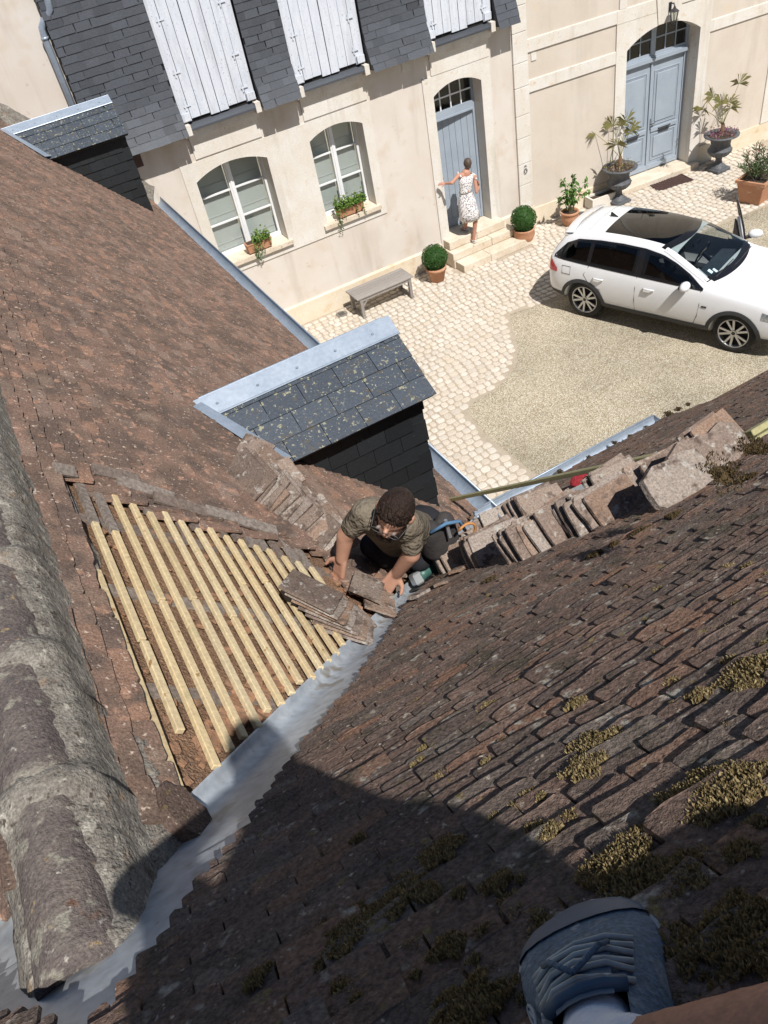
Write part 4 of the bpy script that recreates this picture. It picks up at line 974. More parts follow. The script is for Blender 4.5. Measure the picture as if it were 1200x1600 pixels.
# oleander in a big terracotta pot at the right edge
t = thing('oleander_pot', (13.32, 10.72, 0), 'bushy oleander in a large square terracotta pot at the right edge', 'potted plant', rz=.25)
m = MB(); m.hexa([V((a * .21, b_ * .21, .004)) for a, b_ in ((-1, -1), (1, -1), (1, 1), (-1, 1))], [V((a * .28, b_ * .28, .42)) for a, b_ in ((-1, -1), (1, -1), (1, 1), (-1, 1))]); o = m.build('pot', TERRA, t); bevel_mesh(o.data, .012)
m = MB()
for bx in ((-.305, .305, -.305, -.255), (-.305, .305, .255, .305), (-.305, -.255, -.255, .255), (.255, .305, -.255, .255)): m.box(bx[0], bx[1], bx[2], bx[3], .4205, .48)
m.build('pot_rim', TERRA, t); MB().box(-.254, .254, -.254, .254, .421, .45).build('soil', SOIL, t)
rg = random.Random(9); st_ = MB(); lv = MB()
for k in range(34):
    a = rg.uniform(0, 6.28); q = rg.uniform(.05, .42); tip = V((q * math.cos(a), q * math.sin(a), rg.uniform(.75, 1.15) - q * .3)); p0 = V((tip.x * .25, tip.y * .25, .45)); st_.tube([p0, tip], [.007, .003], 5)
    for i in range(24):
        p = p0.lerp(tip, rg.uniform(.25, 1)); leaf_quad(lv, p, ((tip - p0).normalized() * .8 + rdir(rg)).normalized(), rdir(rg, .5), rg.uniform(.08, .13), rg.uniform(.016, .026), .1)
st_.build('stems', WOODO, t); lv.build('leaves', LEAF_OLE, t)
m = MB()
for i in range(60):
    a = rg.uniform(0, 6.28); q = rg.uniform(0, .35); leaf_quad(m, V((q * math.cos(a), q * math.sin(a), rg.uniform(.95, 1.14))), rdir(rg, .3), rdir(rg, .4), .03, .025)
m.build('blossom', leafmat('pink_blossom', (.5, .2, .2), (.6, .3, .28), (.4, .15, .15)), t)
# low pot at the very edge of the picture
t = thing('low_pot', (13.62, 10.18, 0), 'low terracotta bowl with small plant below the oleander', 'potted plant')
m = MB(); m.lathe([(0, .004), (.12, .004), (.20, .15), (.21, .17), (.18, .17)], (0, 0, 0), 22); m.build('bowl', TERRA, t, True)
lv = MB()
for i in range(220):
    a = rg.uniform(0, 6.28); q = rg.uniform(0, .2); leaf_quad(lv, V((q * math.cos(a), q * math.sin(a), rg.uniform(.14, .26))), rdir(rg, .3), rdir(rg, .4), .05, .03)
lv.build('leaves', LEAF_OLE, t)
# window boxes
def wbox(x0, x1, label, n, seed, bushy):
    t = thing('window_box', ((x0 + x1) / 2, YF + .03, 1.70), label, 'window box', 'terracotta window boxes on the sills'); hw = (x1 - x0) / 2
    m = MB(); m.hexa([V((-hw * .93, -.07, .0)), V((hw * .93, -.07, .0)), V((hw * .93, .07, .0)), V((-hw * .93, .07, .0))], [V((-hw, -.085, .15)), V((hw, -.085, .15)), V((hw, .085, .15)), V((-hw, .085, .15))]); o = m.build('trough', TERRA, t); bevel_mesh(o.data, .008)
    m = MB(); m.box(-hw - .006, hw + .006, -.094, .094, .1505, .168); m.build('rim', TERRA, t); MB().box(-hw * .9, hw * .9, -.07, .07, .1685, .172).build('soil', SOIL, t)
    rg = random.Random(seed); lv = MB(); hg = MB()
    for i in range(n):
        x = rg.uniform(-hw, hw) * bushy + (.06 if bushy < 1 else 0); p = V((x, rg.uniform(-.14, .06), .17 + abs(rg.gauss(0, .07)))); leaf_quad(lv, p, (rdir(rg, .1) + V((0, -.5, 0))).normalized(), rdir(rg, .6), rg.uniform(.04, .075), rg.uniform(.03, .05))
    for k in range(6):
        x = rg.uniform(-hw, hw) * bushy; p = V((x, -.11, .15)); ln = rg.uniform(.12, .40)
        for i in range(int(ln / .018)):
            leaf_quad(hg if i > 3 else lv, p + V((rg.uniform(-.02, .02), rg.uniform(-.02, .0), -i * .018)), (rdir(rg) + V((0, -.4, -.5))).normalized(), V((0, -1, .3)) + rdir(rg) * .5, rg.uniform(.03, .05), rg.uniform(.02, .035))
    lv.build('leaves', LEAF_IVY, t); tag(hg.build('trailing_stems', LEAF_OLE, t), kind='stuff')
wbox(3.50, 3.98, 'terracotta window box with small green plant on the left sill', 260, 3, .62)
wbox(5.36, 5.90, 'terracotta window box brimming with trailing leaves on the right sill', 620, 4, 1.12)
# wall lantern over the double door
pL = rl(3.17, -.19, 3.30)
t = thing('wall_lantern', pL, 'black iron lantern on bracket over the double door', 'lantern', rz=RZ)
m = MB(); m.tube([V((0, .14, .04)), V((0, .10, .10)), V((0, .03, .11)), V((0, 0, .06))], .014, 8).box(-.03, .03, .125, .139, -.04, .12); m.build('bracket', IRON, t)
m = MB(); m.lathe([(.0, .07), (.02, .06), (.03, .03), (.075, .0), (.10, -.02), (.085, -.025)], (0, 0, 0), 6); m.build('cap', IRON, t)
m = MB()
for k in range(6):
    a = math.pi / 3 * k; m.bar((.078 * math.cos(a), .078 * math.sin(a), -.024), (.05 * math.cos(a), .05 * math.sin(a), -.22), .01, .01)
m.build('cage', IRON, t)
m = MB(); m.lathe([(.074, -.026), (.047, -.219)], (0, 0, 0), 6); m.build('glass_panes', glass_mat('lantern_glass', (.8, .82, .8), .1), t)
m = MB(); m.lathe([(.055, -.2205), (.05, -.235), (.015, -.25), (.012, -.28), (0, -.29)], (0, 0, 0), 12); m.build('finial', IRON, t)

# ================================================================== the parked car
CARP = pm('white_car_paint', (.78, .79, .80), (.76, .77, .79), 2, .28, spec=.5, coat=.6)
CLAD = pm('dark_plastic_cladding', (.035, .037, .04), (.045, .047, .05), 20, .7)
TYRE = pm('tyre_rubber', (.02, .02, .02), (.03, .03, .03), 20, .85)
ALLOY = pm('alloy_rim', (.62, .63, .65), (.55, .56, .58), 8, .3, metal=.8)
CARBL = pm('black_gloss_trim', (.010, .010, .012), (.014, .014, .016), 6, .12, coat=.3)
CARGL = glass_mat('car_side_glass', (.10, .11, .12), .03)
CARWS = glass_mat('car_windscreen', (.62, .68, .68), .02)
CARRF = glass_mat('car_roof_glass', (.012, .012, .014), .03)
REDL = pm('red_tail_lamp', (.55, .015, .02), (.4, .01, .015), 20, .15, coat=.5)
HEADL = pm('headlamp', (.45, .48, .50), (.2, .22, .24), 30, .12, metal=.4, coat=.5)
SEAT = pm('dark_seat', (.03, .03, .034), (.05, .05, .055), 20, .85)
HX, HY = .337, -.941
crz = math.atan2(HY, HX); rear_c = V((8.09, 9.66, 0)) + V((.941, .337, 0)) * .78
car = thing('parked_car', rear_c, 'white compact SUV with glass roof and its far front door open', 'car', rz=crz)
STN = [(-.775, .60, .40, .84, .56, .90, .93), (-.74, .74, .33, .93, .62, .99, 1.02), (-.66, .83, .29, .98, .645, 1.10, 1.15), (-.52, .87, .27, 1.0, .63, 1.27, 1.345), (-.40, .885, .26, 1.0, .61, 1.355, 1.445), (-.05, .895, .24, .99, .60, 1.405, 1.495), (.5, .897, .23, .975, .605, 1.425, 1.512), (1.0, .897, .23, .965, .60, 1.41, 1.50), (1.38, .897, .23, .955, .60, 1.37, 1.455), (1.60, .897, .23, .953, .635, 1.285, 1.355), (1.85, .897, .23, .95, .68, 1.175, 1.235), (2.12, .897, .23, .945, .745, 1.04, 1.09), (2.24, .897, .235, .935, .79, .99, 1.025), (2.6, .893, .24, .905, .77, .97, .995), (2.95, .882, .25, .885, .74, .955, .975), (3.2, .85, .26, .85, .69, .925, .94), (3.35, .79, .28, .76, .62, .85, .868), (3.43, .70, .31, .62, .52, .70, .72)]
def csec(st):
    x, w_, zb, bl, wr, zr_, tp = st
    h = [(0, zb), (.68 * w_, zb), (.93 * w_, zb + .05), (.985 * w_, zb + (bl - zb) * .30), (w_, zb + (bl - zb) * .58), (.985 * w_, zb + (bl - zb) * .82), (.945 * w_, bl), (wr + (.945 * w_ - wr) * .45, bl + (zr_ - bl) * .55), (wr, zr_), (wr * .86, zr_ + (tp - zr_) * .55), (wr * .5, tp - .012), (0, tp)]
    return [(x, y, z) for y, z in h] + [(x, -y, z) for y, z in h[-2:0:-1]]
cb = MB(); secs = [csec(q) for q in STN]; nc = len(secs[0])
for q in secs: cb.v += q
for i in range(len(secs) - 1):
    for k in range(nc): cb.f.append((i * nc + k, i * nc + (k + 1) % nc, (i + 1) * nc + (k + 1) % nc, (i + 1) * nc + k))
cb.f.append(tuple(range(nc - 1, -1, -1))); cb.f.append(tuple((len(secs) - 1) * nc + k for k in range(nc)))
def evaluated(ob, name):
    dg = bpy.context.evaluated_depsgraph_get(); me = bpy.data.meshes.new_from_object(ob.evaluated_get(dg)); me.name = name; return me
tmp = bpy.data.objects.new('tmp', cb.mesh('tmp', CARP, True)); COL.objects.link(tmp)
ss = tmp.modifiers.new('s', 'SUBSURF'); ss.levels = 2; ss.render_levels = 2
me0 = evaluated(tmp, 'carshell'); bpy.data.objects.remove(tmp)
BV = BVHTree.FromPolygons([v.co.copy() for v in me0.vertices], [tuple(p.vertices) for p in me0.polygons])
def hit(o, d):
    r_ = BV.ray_cast(V(o), V(d).normalized()); return (r_[0], r_[1]) if r_[0] is not None else (None, None)
def side_pt(x, z, sd=-1, off=.004):
    p, n = hit((x, sd * 2.0, z), (0, -sd, 0))
    if p is None: return V((x, sd * .6, z))
    if n.y * sd < 0: n = -n
    return p + n * off
def top_pt(x, y, off=.004):
    p, n = hit((x, y, 3.0), (0, 0, -1)); n = n if n.z > 0 else -n; return p + n * off
def rear_pt(y, z, off=.004):
    p, n = hit((-3.0, y, z), (1, 0, 0)); 
    if p is None: return V((-.7, y, z))
    n = n if n.x < 0 else -n; return p + n * off
def lin(tab, x):
    if x <= tab[0][0]: return tab[0][1]
    for (a, b_), (c, e) in zip(tab, tab[1:]):
        if x <= c: return b_ + (e - b_) * (x - a) / (c - a)
    return tab[-1][1]
def patch(fn, us, lo, hi, nv):
    m = MB(); nu = len(us)
    for u_ in us:
        a, b_ = lo(u_), hi(u_)
        for k in range(nv + 1): m.v.append(tuple(fn(u_, a + (b_ - a) * k / nv)))
    for i in range(nu - 1):
        for k in range(nv): q = i * (nv + 1) + k; m.f.append((q, q + 1, q + nv + 2, q + nv + 1))
    return m
def rng(a, b_, n): return [a + (b_ - a) * i / n for i in range(n + 1)]
BELT = [(-.5, 1.03), (0, 1.015), (1.0, .99), (2.0, .968)]
RAIL = [(-.62, 1.03), (-.40, 1.25), (-.2, 1.33), (.2, 1.365), (.6, 1.375), (1.0, 1.36), (1.3, 1.315), (1.55, 1.235), (1.8, 1.125), (2.02, 1.0), (2.1, .96)]
WIN = {'quarter_window': (-.56, .06), 'rear_door_window': (.10, .93), 'front_door_window': (1.0, 2.0)}
# openings in the shell behind the glass
bm = bmesh.new(); bm.from_mesh(me0)
def in_glass(c):
    if abs(c.y) > .55 and c.z > .98 and -.35 < c.x < 1.86 and lin(BELT, c.x) + .035 < c.z < lin(RAIL, c.x) - .035 and not (.89 < c.x < 1.04): return True
    if 1.50 < c.x < 2.10 and abs(c.y) < .66 - .0 * c.x and c.z > 1.02 and abs(c.y) < .56 + (c.x - 1.5) * .16: return True
    if .40 < c.x < 1.30 and abs(c.y) < .44 and c.z > 1.4: return True
    return False
bmesh.ops.delete(bm, geom=[f for f in bm.faces if in_glass(f.calc_center_median())], context='FACES')
bm.to_mesh(me0); bm.free()
body = bpy.data.objects.new('body', me0); COL.objects.link(body); me0.polygons.foreach_set('use_smooth', [True] * len(me0.polygons))
cut = MB()
for x in (0.0, 2.60):
    for sd in (-1, 1): cut.tube([(x, sd * .60, .33), (x, sd * 1.1, .33)], .375, 36)
co = bpy.data.objects.new('cut', cut.mesh('cut', CLAD)); COL.objects.link(co)
bo = body.modifiers.new('b', 'BOOLEAN'); bo.operation = 'DIFFERENCE'; bo.object = co; bo.solver = 'FAST'
try:
    me1 = evaluated(body, 'car_body')
    if len(me1.polygons) > 800: body.modifiers.clear(); body.data = me1
except Exception as ex: print('bool', ex)
body.modifiers.clear(); bpy.data.objects.remove(co); body.parent = car
for p in body.data.polygons: p.use_smooth = True
for sd in (-1, 1):
    for nm, (a, b_) in WIN.items():
        if sd == 1 and nm == 'front_door_window': continue
        us = rng(a, b_, 12)
        lo = lambda x: lin(BELT, x) + .012; hi = lambda x: max(lin(RAIL, x) - .012, lin(BELT, x) + .02)
        patch(lambda x, z: side_pt(x, z, sd, .003), us, lo, hi, 5).build(nm, CARGL, car, True)
    for (a, b_) in ((.905, 1.025), (.045, .115)):
        patch(lambda x, z: side_pt(x, z, sd, .006), rng(a, b_, 3), lambda x: lin(BELT, x), lambda x: lin(RAIL, x), 6).build('window_pillar', CARBL, car, True)
    us = rng(-.60, 2.06, 40)
    patch(lambda x, z: side_pt(x, z, sd, .007), us, lambda x: lin(BELT, x) - .012, lambda x: lin(BELT, x) + .016, 1).build('window_trim', CARBL, car, True)
    patch(lambda x, z: side_pt(x, z, sd, .007), us, lambda x: max(lin(RAIL, x) - .022, lin(BELT, x) - .004), lambda x: max(lin(RAIL, x) + .006, lin(BELT, x) + .02), 1).build('window_trim', CARBL, car, True)
    # cladding: wheel arches and sill
    for x in (0.0, 2.60):
        m = MB(); n = 28
        for i in range(n + 1):
            a = -.12 + (math.pi + .24) * i / n
            for rr, of in ((.368, .010), (.395, .014), (.432, .006)): m.v.append(tuple(side_pt(x + rr * math.cos(a), max(.27, .33 + rr * math.sin(a)), sd, of)))
            m.v[-3] = (m.v[-3][0], m.v[-2][1], m.v[-3][2])
        for i in range(n):
            for k in range(2): q = i * 3 + k; m.f.append((q, q + 1, q + 4, q + 3))
        m.build('wheel_arch', CLAD, car, True)
    patch(lambda x, z: side_pt(x, z, sd, .010), rng(.40, 2.20, 14), lambda x: .245, lambda x: .405, 3).build('sill_cladding', CLAD, car, True)
    patch(lambda x, z: side_pt(x, z, sd, .008), rng(-.735, -.40, 8), lambda x: .34, lambda x: .44, 2).build('bumper_cladding', CLAD, car, True)
    patch(lambda x, z: side_pt(x, z, sd, .008), rng(3.0, 3.36, 8), lambda x: .30, lambda x: .38, 2).build('bumper_cladding', CLAD, car, True)
    patch(lambda x, z: side_pt(x, z, sd, .008), rng(-.755, -.50, 8), lambda x: .80 + (x + .5) * .06, lambda x: .955 + (x + .5) * -.06 - .09 * max(0, (x + .62) / .12), 3).build('tail_lamp', REDL, car, True)
    patch(lambda x, z: side_pt(x, z, sd, .006), rng(2.99, 3.33, 8), lambda x: .70 - (x - 3) * .1, lambda x: .81 - (x - 3) * .22, 3).build('headlamp', HEADL, car, True)
    # door and flap seams
    SEAM = pm('panel_gap_%d' % (sd + 1), (.05, .05, .052), (.07, .07, .07), 10, .8)
    def seam(pts, wd=.011):
        m = MB(); m.tube([side_pt(x, z, sd, .0005) for x, z in pts], wd / 2, 4); m.build('panel_seam', SEAM, car)
    seam([(.97, .99), (.965, .8), (.965, .6), (.975, .41)]); seam([(2.03, .95), (2.05, .75), (2.03, .55), (1.98, .41)]); seam([(.10, 1.0), (.02, .85), (.12, .72), (.30, .60), (.40, .45)])
    if sd == -1: seam([(-.40, .80), (-.24, .80), (-.24, .93), (-.40, .93), (-.40, .80)])
    for x in (.30, 1.20):
        m = MB(); m.tube([side_pt(x - .09, .83, sd, .012), side_pt(x - .05, .832, sd, .035), side_pt(x + .06, .832, sd, .035), side_pt(x + .10, .83, sd, .012)], [.012, .014, .014, .012], 8); m.build('door_handle', CARP, car, True)
    if sd == -1:
        m = MB(); m.box(-.04, .04, -.003, .003, -.012, .012); m.v = [tuple(side_pt(2.13, .735, sd, .006) + V(p)) for p in m.v]; m.build('badge', CARBL, car)
    if sd == -1:
        q = side_pt(1.84, 1.0, sd, .0); m = MB(); m.ball(q + V((-.02, sd * .13, .035)), .075, .115, .072, 16, 10); m.build('door_mirror', CARP, car, True)
        m = MB(); m.bar(q + V((0, -sd * .02, -.01)), q + V((0, sd * .06, .0)), .07, .03); m.build('mirror_arm', CARBL, car)
        m = MB(); m.ball(q + V((-.088, sd * .135, .032)), .012, .09, .055, 12, 8); m.build('mirror_glass', CARBL, car, True)
# glass roof, windscreen, rear window
patch(lambda y, x: top_pt(x, y, .003), rng(-.50, .50, 16), lambda y: .20, lambda y: 1.42 - .12 * (y / .5) ** 2, 14).build('roof_glass', CARRF, car, True)
m = MB()
def wsx(y, t): return (1.43 - .10 * (y / .6) ** 2) + ((2.20 - .16 * (y / .75) ** 2) - (1.43 - .10 * (y / .6) ** 2)) * t
us = rng(-1, 1, 20)
patch(lambda a, t: top_pt(wsx(a * .70, t), a * (.575 + .15 * t), .004), us, lambda a: 0.0, lambda a: 1.0, 10).build('windscreen', CARWS, car, True)
for (f0, f1) in ((-.09, .07), (.93, 1.02)): patch(lambda a, t: top_pt(wsx(a * .70, t), a * (.575 + .15 * t), .0065), us, lambda a: f0, lambda a: f1, 2).build('windscreen_frit', CARBL, car, True)
for (f0, f1) in ((-1.03, -.93), (.93, 1.03)): patch(lambda a, t: top_pt(wsx(a * .70, t), a * (.575 + .15 * t), .007), rng(f0, f1, 2), lambda a: 0.0, lambda a: 1.0, 10).build('windscreen_pillar', CARP, car, True)
patch(lambda y, z: rear_pt(y, z, .004), rng(-.60, .60, 16), lambda y: 1.055, lambda y: 1.33 - .08 * (y / .6) ** 2, 6).build('rear_window', CARBL, car, True)
m = MB(); 
for k in range(15):
    y = -.58 + 1.16 * k / 14
    for (x, z) in ((-.40, 1.452), (-.56, 1.425), (-.585, 1.405), (-.50, 1.395)): m.v.append((x + .07 * (y / .6) ** 2, y, z - .05 * (y / .6) ** 2))
for k in range(14):
    for q in range(3): a = k * 4 + q; m.f.append((a, a + 1, a + 5, a + 4))
m.build('roof_spoiler', CARP, car, True)
m = MB(); m.prism([V((.02, -.012, 1.49)), V((.16, -.012, 1.495)), V((.03, -.004, 1.56))], (0, .024, 0)); m.build('roof_antenna', CARBL, car)
m = MB(); m.tube([top_pt(-.10, y, .0008) for y in rng(-.57, .57, 14)], .0025, 4); m.build('panel_seam', CLAD, car)
m = MB(); m.tube([top_pt(2.16 + .05 * math.cos(y * 2), y, .003) for y in rng(-.2, .62, 8)], .008, 5).tube([top_pt(2.13, y, .006) for y in rng(-.55, .05, 8)], .008, 5); m.build('wiper', CARBL, car)
patch(lambda y, x: top_pt(x, y, .001), rng(-.74, .74, 16), lambda y: 2.205 - .16 * (y / .75) ** 2, lambda y: 2.27 - .16 * (y / .75) ** 2, 1).build('scuttle', CARBL, car, True)
# interior
m = MB(); m.box(-.35, 2.05, -.70, .70, .33, .36); m.build('cabin_floor', SEAT, car)
for x in (.15, 1.05):
    for y in ((-.38, .38)):
        m = MB(); m.box(x, x + .50, y - .25, y + .25, .40, .62); m.hexa([V((x - .05, y - .25, .6)), V((x + .10, y - .25, .6)), V((x + .10, y + .25, .6)), V((x - .05, y + .25, .6))], [V((x - .22, y - .22, 1.12)), V((x - .10, y - .22, 1.14)), V((x - .10, y + .22, 1.14)), V((x - .22, y + .22, 1.12))]); m.box(x - .27, x - .17, y - .13, y + .13, 1.16, 1.32)
        o = m.build('seat', SEAT, car); bevel_mesh(o.data, .03, 2)
m = MB(); m.hexa([V((1.62, -.72, .55)), V((2.1, -.72, .55)), V((2.1, .72, .55)), V((1.62, .72, .55))], [V((1.70, -.68, .90)), V((2.08, -.70, .95)), V((2.08, .70, .95)), V((1.70, .68, .90))]); o = m.build('dashboard', pm('dash_vinyl', (.055, .075, .10), (.04, .05, .07), 6, .6), car)
m = MB(); m.tube([V((1.50, .38, .93)) + V((.07 * math.sin(a), .18 * math.cos(a), .17 * math.sin(a))) for a in [2 * math.pi * i / 20 for i in range(21)]], .014, 6, False); m.bar((1.50, .21, .93), (1.50, .55, .93), .03, .02).bar((1.50, .38, .93), (1.68, .38, .80), .05, .05); m.build('steering_wheel', CARBL, car)
m = MB(); m.box(1.52, 1.56, -.12, .12, 1.24, 1.31); o = m.build('rear_view_mirror', CARBL, car); bevel_mesh(o.data, .01)
m = MB(); m.add([top_pt(1.98 + a, -.55 + b_, .006) for a, b_ in ((0, 0), (.07, 0), (.07, .06), (0, .06))], [(0, 1, 2, 3)]).add([top_pt(2.02 + a, -.46 + b_, .006) for a, b_ in ((0, 0), (.07, 0), (.07, .05), (0, .05))], [(0, 1, 2, 3)]); m.build('parking_sticker', pm('sticker', (.35, .62, .75), (.7, .8, .85), 60, .5), car)
# wheels
def wheel(x, sd, steer=0):
    w_ = bpy.data.objects.new('wheel', None); COL.objects.link(w_); w_.parent = car; w_.location = (x, sd * .70, .333); w_.rotation_euler = (0, 0, steer + (math.pi if sd < 0 else 0))
    def lat(prof, mat, nm, seg=48):
        m = MB(); o = len(m.v)
        for (rr, y) in prof:
            for k in range(seg): a = 2 * math.pi * k / seg; m.v.append((rr * math.cos(a), y, rr * math.sin(a)))
        for i in range(len(prof) - 1):
            for k in range(seg): k2 = (k + 1) % seg; m.f.append((i * seg + k, (i + 1) * seg + k, (i + 1) * seg + k2, i * seg + k2))
        return m.build(nm, mat, w_, True)
    lat([(.225, -.10), (.30, -.105), (.328, -.085), (.333, -.03), (.333, .03), (.328, .085), (.30, .105), (.262, .108), (.238, .098)], TYRE, 'tyre')
    lat([(.242, .101), (.238, .104), (.228, .10), (.222, .07), (.218, -.08)], ALLOY, 'rim')
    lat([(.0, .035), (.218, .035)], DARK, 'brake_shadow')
    sp = MB()
    for k in range(5):
        for off in (-.16, .16):
            a = 2 * math.pi * k / 5 + off; d_ = V((math.cos(a), 0, math.sin(a))); a2 = 2 * math.pi * k / 5 + off * 1.5; d2 = V((math.cos(a2), 0, math.sin(a2)))
            sp.bar(d_ * .04 + V((0, .075, 0)), d2 * .226 + V((0, .092, 0)), .034, .022, (0, 1, 0))
    sp.build('spokes', ALLOY, w_); m = MB(); m.tube([(0, .05, 0), (0, .095, 0)], .048, 16); m.build('hub', ALLOY, w_); m = MB(); m.tube([(0, .0951, 0), (0, .098, 0)], .03, 14); m.build('hub_cap', CARBL, w_)
    return w_
for x in (0.0, 2.60):
    for sd in (-1, 1): wheel(x, sd)
# far front door standing open, with its mirror
dr = bpy.data.objects.new('open_door', None); COL.objects.link(dr); dr.parent = car; dr.location = (2.02, .87, 0); dr.rotation_euler = (0, 0, -math.radians(62)); dr['label'] = 'open white front door with its mirror'
m = MB(); m.prism([V((-.04, 0, .44)), V((-1.02, 0, .44)), V((-1.04, .02, .72)), V((-1.02, 0, .96)), V((-.0, 0, .94))], (0, -.075, 0)); o = m.build('door_panel', CARP, dr); bevel_mesh(o.data, .012, 2)
m = MB(); m.prism([V((-.08, -.078, .47)), V((-.98, -.078, .47)), V((-.98, -.078, .94)), V((-.06, -.078, .92))], (0, -.03, 0)); o = m.build('door_lining', SEAT, dr); bevel_mesh(o.data, .01)
m = MB(); m.tube([V((-.0, -.03, .955)), V((-.25, -.05, 1.10)), V((-.55, -.10, 1.27)), V((-.80, -.13, 1.33)), V((-1.02, -.13, 1.345)), V((-1.03, -.03, .965))], .018, 6); m.build('window_frame', CARBL, dr)
m = MB(); m.prism([V((-.02, -.03, .965)), V((-.25, -.05, 1.085)), V((-.55, -.10, 1.255)), V((-.80, -.13, 1.315)), V((-1.0, -.13, 1.33)), V((-1.01, -.03, .965))], (0, -.004, 0)); m.build('window_glass', CARGL, dr)
m = MB(); m.ball((-.16, .13, 1.035), .075, .115, .072, 16, 10); m.build('door_mirror', CARP, dr, True); m = MB(); m.bar((-.14, -.02, .99), (-.15, .07, 1.0), .07, .03); m.build('mirror_arm', CARBL, dr)
# ================================================================== loose tiles stacked on the roofs
ORD = ['first', 'second', 'third', 'fourth', 'fifth', 'sixth', 'seventh', 'eighth', 'ninth', 'tenth', 'eleventh', 'twelfth', 'thirteenth', 'fourteenth', 'last']
ORD2 = ORD[:14] + ['fifteenth', 'sixteenth', 'seventeenth', 'eighteenth', 'nineteenth', 'twentieth', 'twenty-first', 'last', 'rearmost', 'hidden']
def ORDN(i): return ORD2[min(i, len(ORD2) - 1)]
LT = [tile_variant(random.Random(40 + i), .17, .25, .0105, .008) for i in range(6)]
for m in LT: m.v = [(x, y - .125, z) for x, y, z in m.v]
LTM = [m.mesh('loose_tile', TILE_LOOSE) for m in LT]
LASTL = ['']
def loose(p, n, up, label, group, roll=0.0, sc=(1, 1, 1)):
    """a single old roof tile: centre p, face normal n, long axis near up"""
    n = V(n).normalized(); y = (V(up) - n * V(up).dot(n)).normalized(); x = y.cross(n)
    o = bpy.data.objects.new('loose_tile', LTM[R.randrange(6)]); COL.objects.link(o)
    o.matrix_world = frame(p, x, y, n) @ Matrix.Rotation(roll, 4, 'Z') @ Matrix.Diagonal((sc[0], sc[1], sc[2], 1)); LASTL[0] = o.name; return tag(o, label, 'roof tile', group)
YM = V((0, -1, 0)); DNL, DNN = -UPL, -UPN
a, b_ = onL(372, 768), onL(500, 858)
NS = 22
for i in range(NS):
    f = i / (NS - 1); p = a.lerp(b_, f) + NL * (.105 + .016 * math.sin(i * 2.1)) + YM * R.uniform(-.012, .012)
    n = UPL * (.95 - .25 * f) + NL * .24 + YM * (.18 + .35 * f) + V((R.uniform(-.09, .09), R.uniform(-.09, .09), 0))
    loose(p, n, YM + NL * R.uniform(-.12, .12), ORDN(i) + ' clay tile from the dormer in the row leaning beside the bare battens', 'tiles leaning in a row on the wing roof', R.uniform(-.08, .08))
for i, (px, py) in enumerate(((398, 703), (420, 722), (446, 742))):
    loose(onL(px, py, .09), UPL * .6 + NL * .7 + YM * .4, YM + NL * .2, ('pale', 'orange', 'rough brown')[i] + ' clay tile lying against the foot of the front dormer roof', 'tiles at the dormer foot', .5 - .25 * i, (.85, .72, 1.5))
# low fanned stack on the battens beside the roofer's hand
for i in range(7):
    p = onL(487 + i * 9, 925 + i * 9, .118 - i * .0145); loose(p, NL + UPL * .10 + V((-.05, 0, .05)), UPL * .85 + V((0, .45 + .1 * i, 0)), ORD[i] + ' flat tile from the top of the fanned stack by the roofer\'s hand', 'tiles fanned on the battens', .12 * i - .3, (1, .92, 1))
# standing tiles along the near roof
BK = {}
def book(px, py, cnt, step, lean, label, group, yaw=0.0, hgt=.085, sc=(1, 1, 1), jit=.034):
    BK.setdefault(label, 0)
    for i in range(cnt):
        b0_ = onN(px, py) + DNN * (i * step); n = (UPN * 1.0 + NN * lean + V((R.uniform(-jit, jit) * 3 + yaw * .6, 0, 0)))
        loose(b0_ + NN * (hgt + R.uniform(-.012, .012)) + V((R.uniform(-jit, jit), 0, 0)), n, V((1, 0, 0)) + UPN * (yaw + R.uniform(-.06, .06)), (ORDN(BK[label]) + ' ' + label) if cnt > 1 else label, group, R.uniform(-.13, .13), (sc[0] * R.uniform(.86, 1.05), sc[1] * R.uniform(.84, 1.06), sc[2])); BK[label] += 1
GRP = 'tiles standing on edge along the near roof'
LB1 = 'clay tile standing on edge in the stack nearest the roofer'
LB2 = 'clay tile standing on edge in the middle stack of the near roof'
LB3 = 'clay tile standing on edge just left of the dark gap on the near roof'
book(742, 888, 11, 0.016, .15, 'clay tile from the top of the stack nearest the roofer', GRP, .25); book(792, 880, 8, 0.018, .05, 'clay tile from the top of the second stack from the roofer', GRP, -.1, .09)
book(800, 842, 8, 0.017, .35, 'clay tile from the top of the stack behind the roofer\'s second one', GRP, .1, .10)
book(868, 868, 9, 0.016, .28, 'clay tile from the top of the third stack along the near roof', GRP, .05, .092); book(902, 852, 11, 0.014, .30, 'clay tile from the top of the fourth stack along the near roof', GRP, -.05, .095); book(862, 815, 8, 0.018, .50, 'clay tile from the top of the stack behind the third one', GRP, .2, .10)
book(968, 828, 11, 0.014, .32, 'clay tile from the top of the stack left of the dark gap', GRP, .0, .095); book(1006, 796, 8, 0.017, .40, 'clay tile from the top of the short stack in the dark gap', GRP, -.1, .08, (.8, .8, 1)); book(985, 780, 7, 0.017, .30, 'clay tile from the top of the stack behind the dark gap', GRP, .1, .09)
LB4 = 'big broken ridge piece with moss beside the green battens'
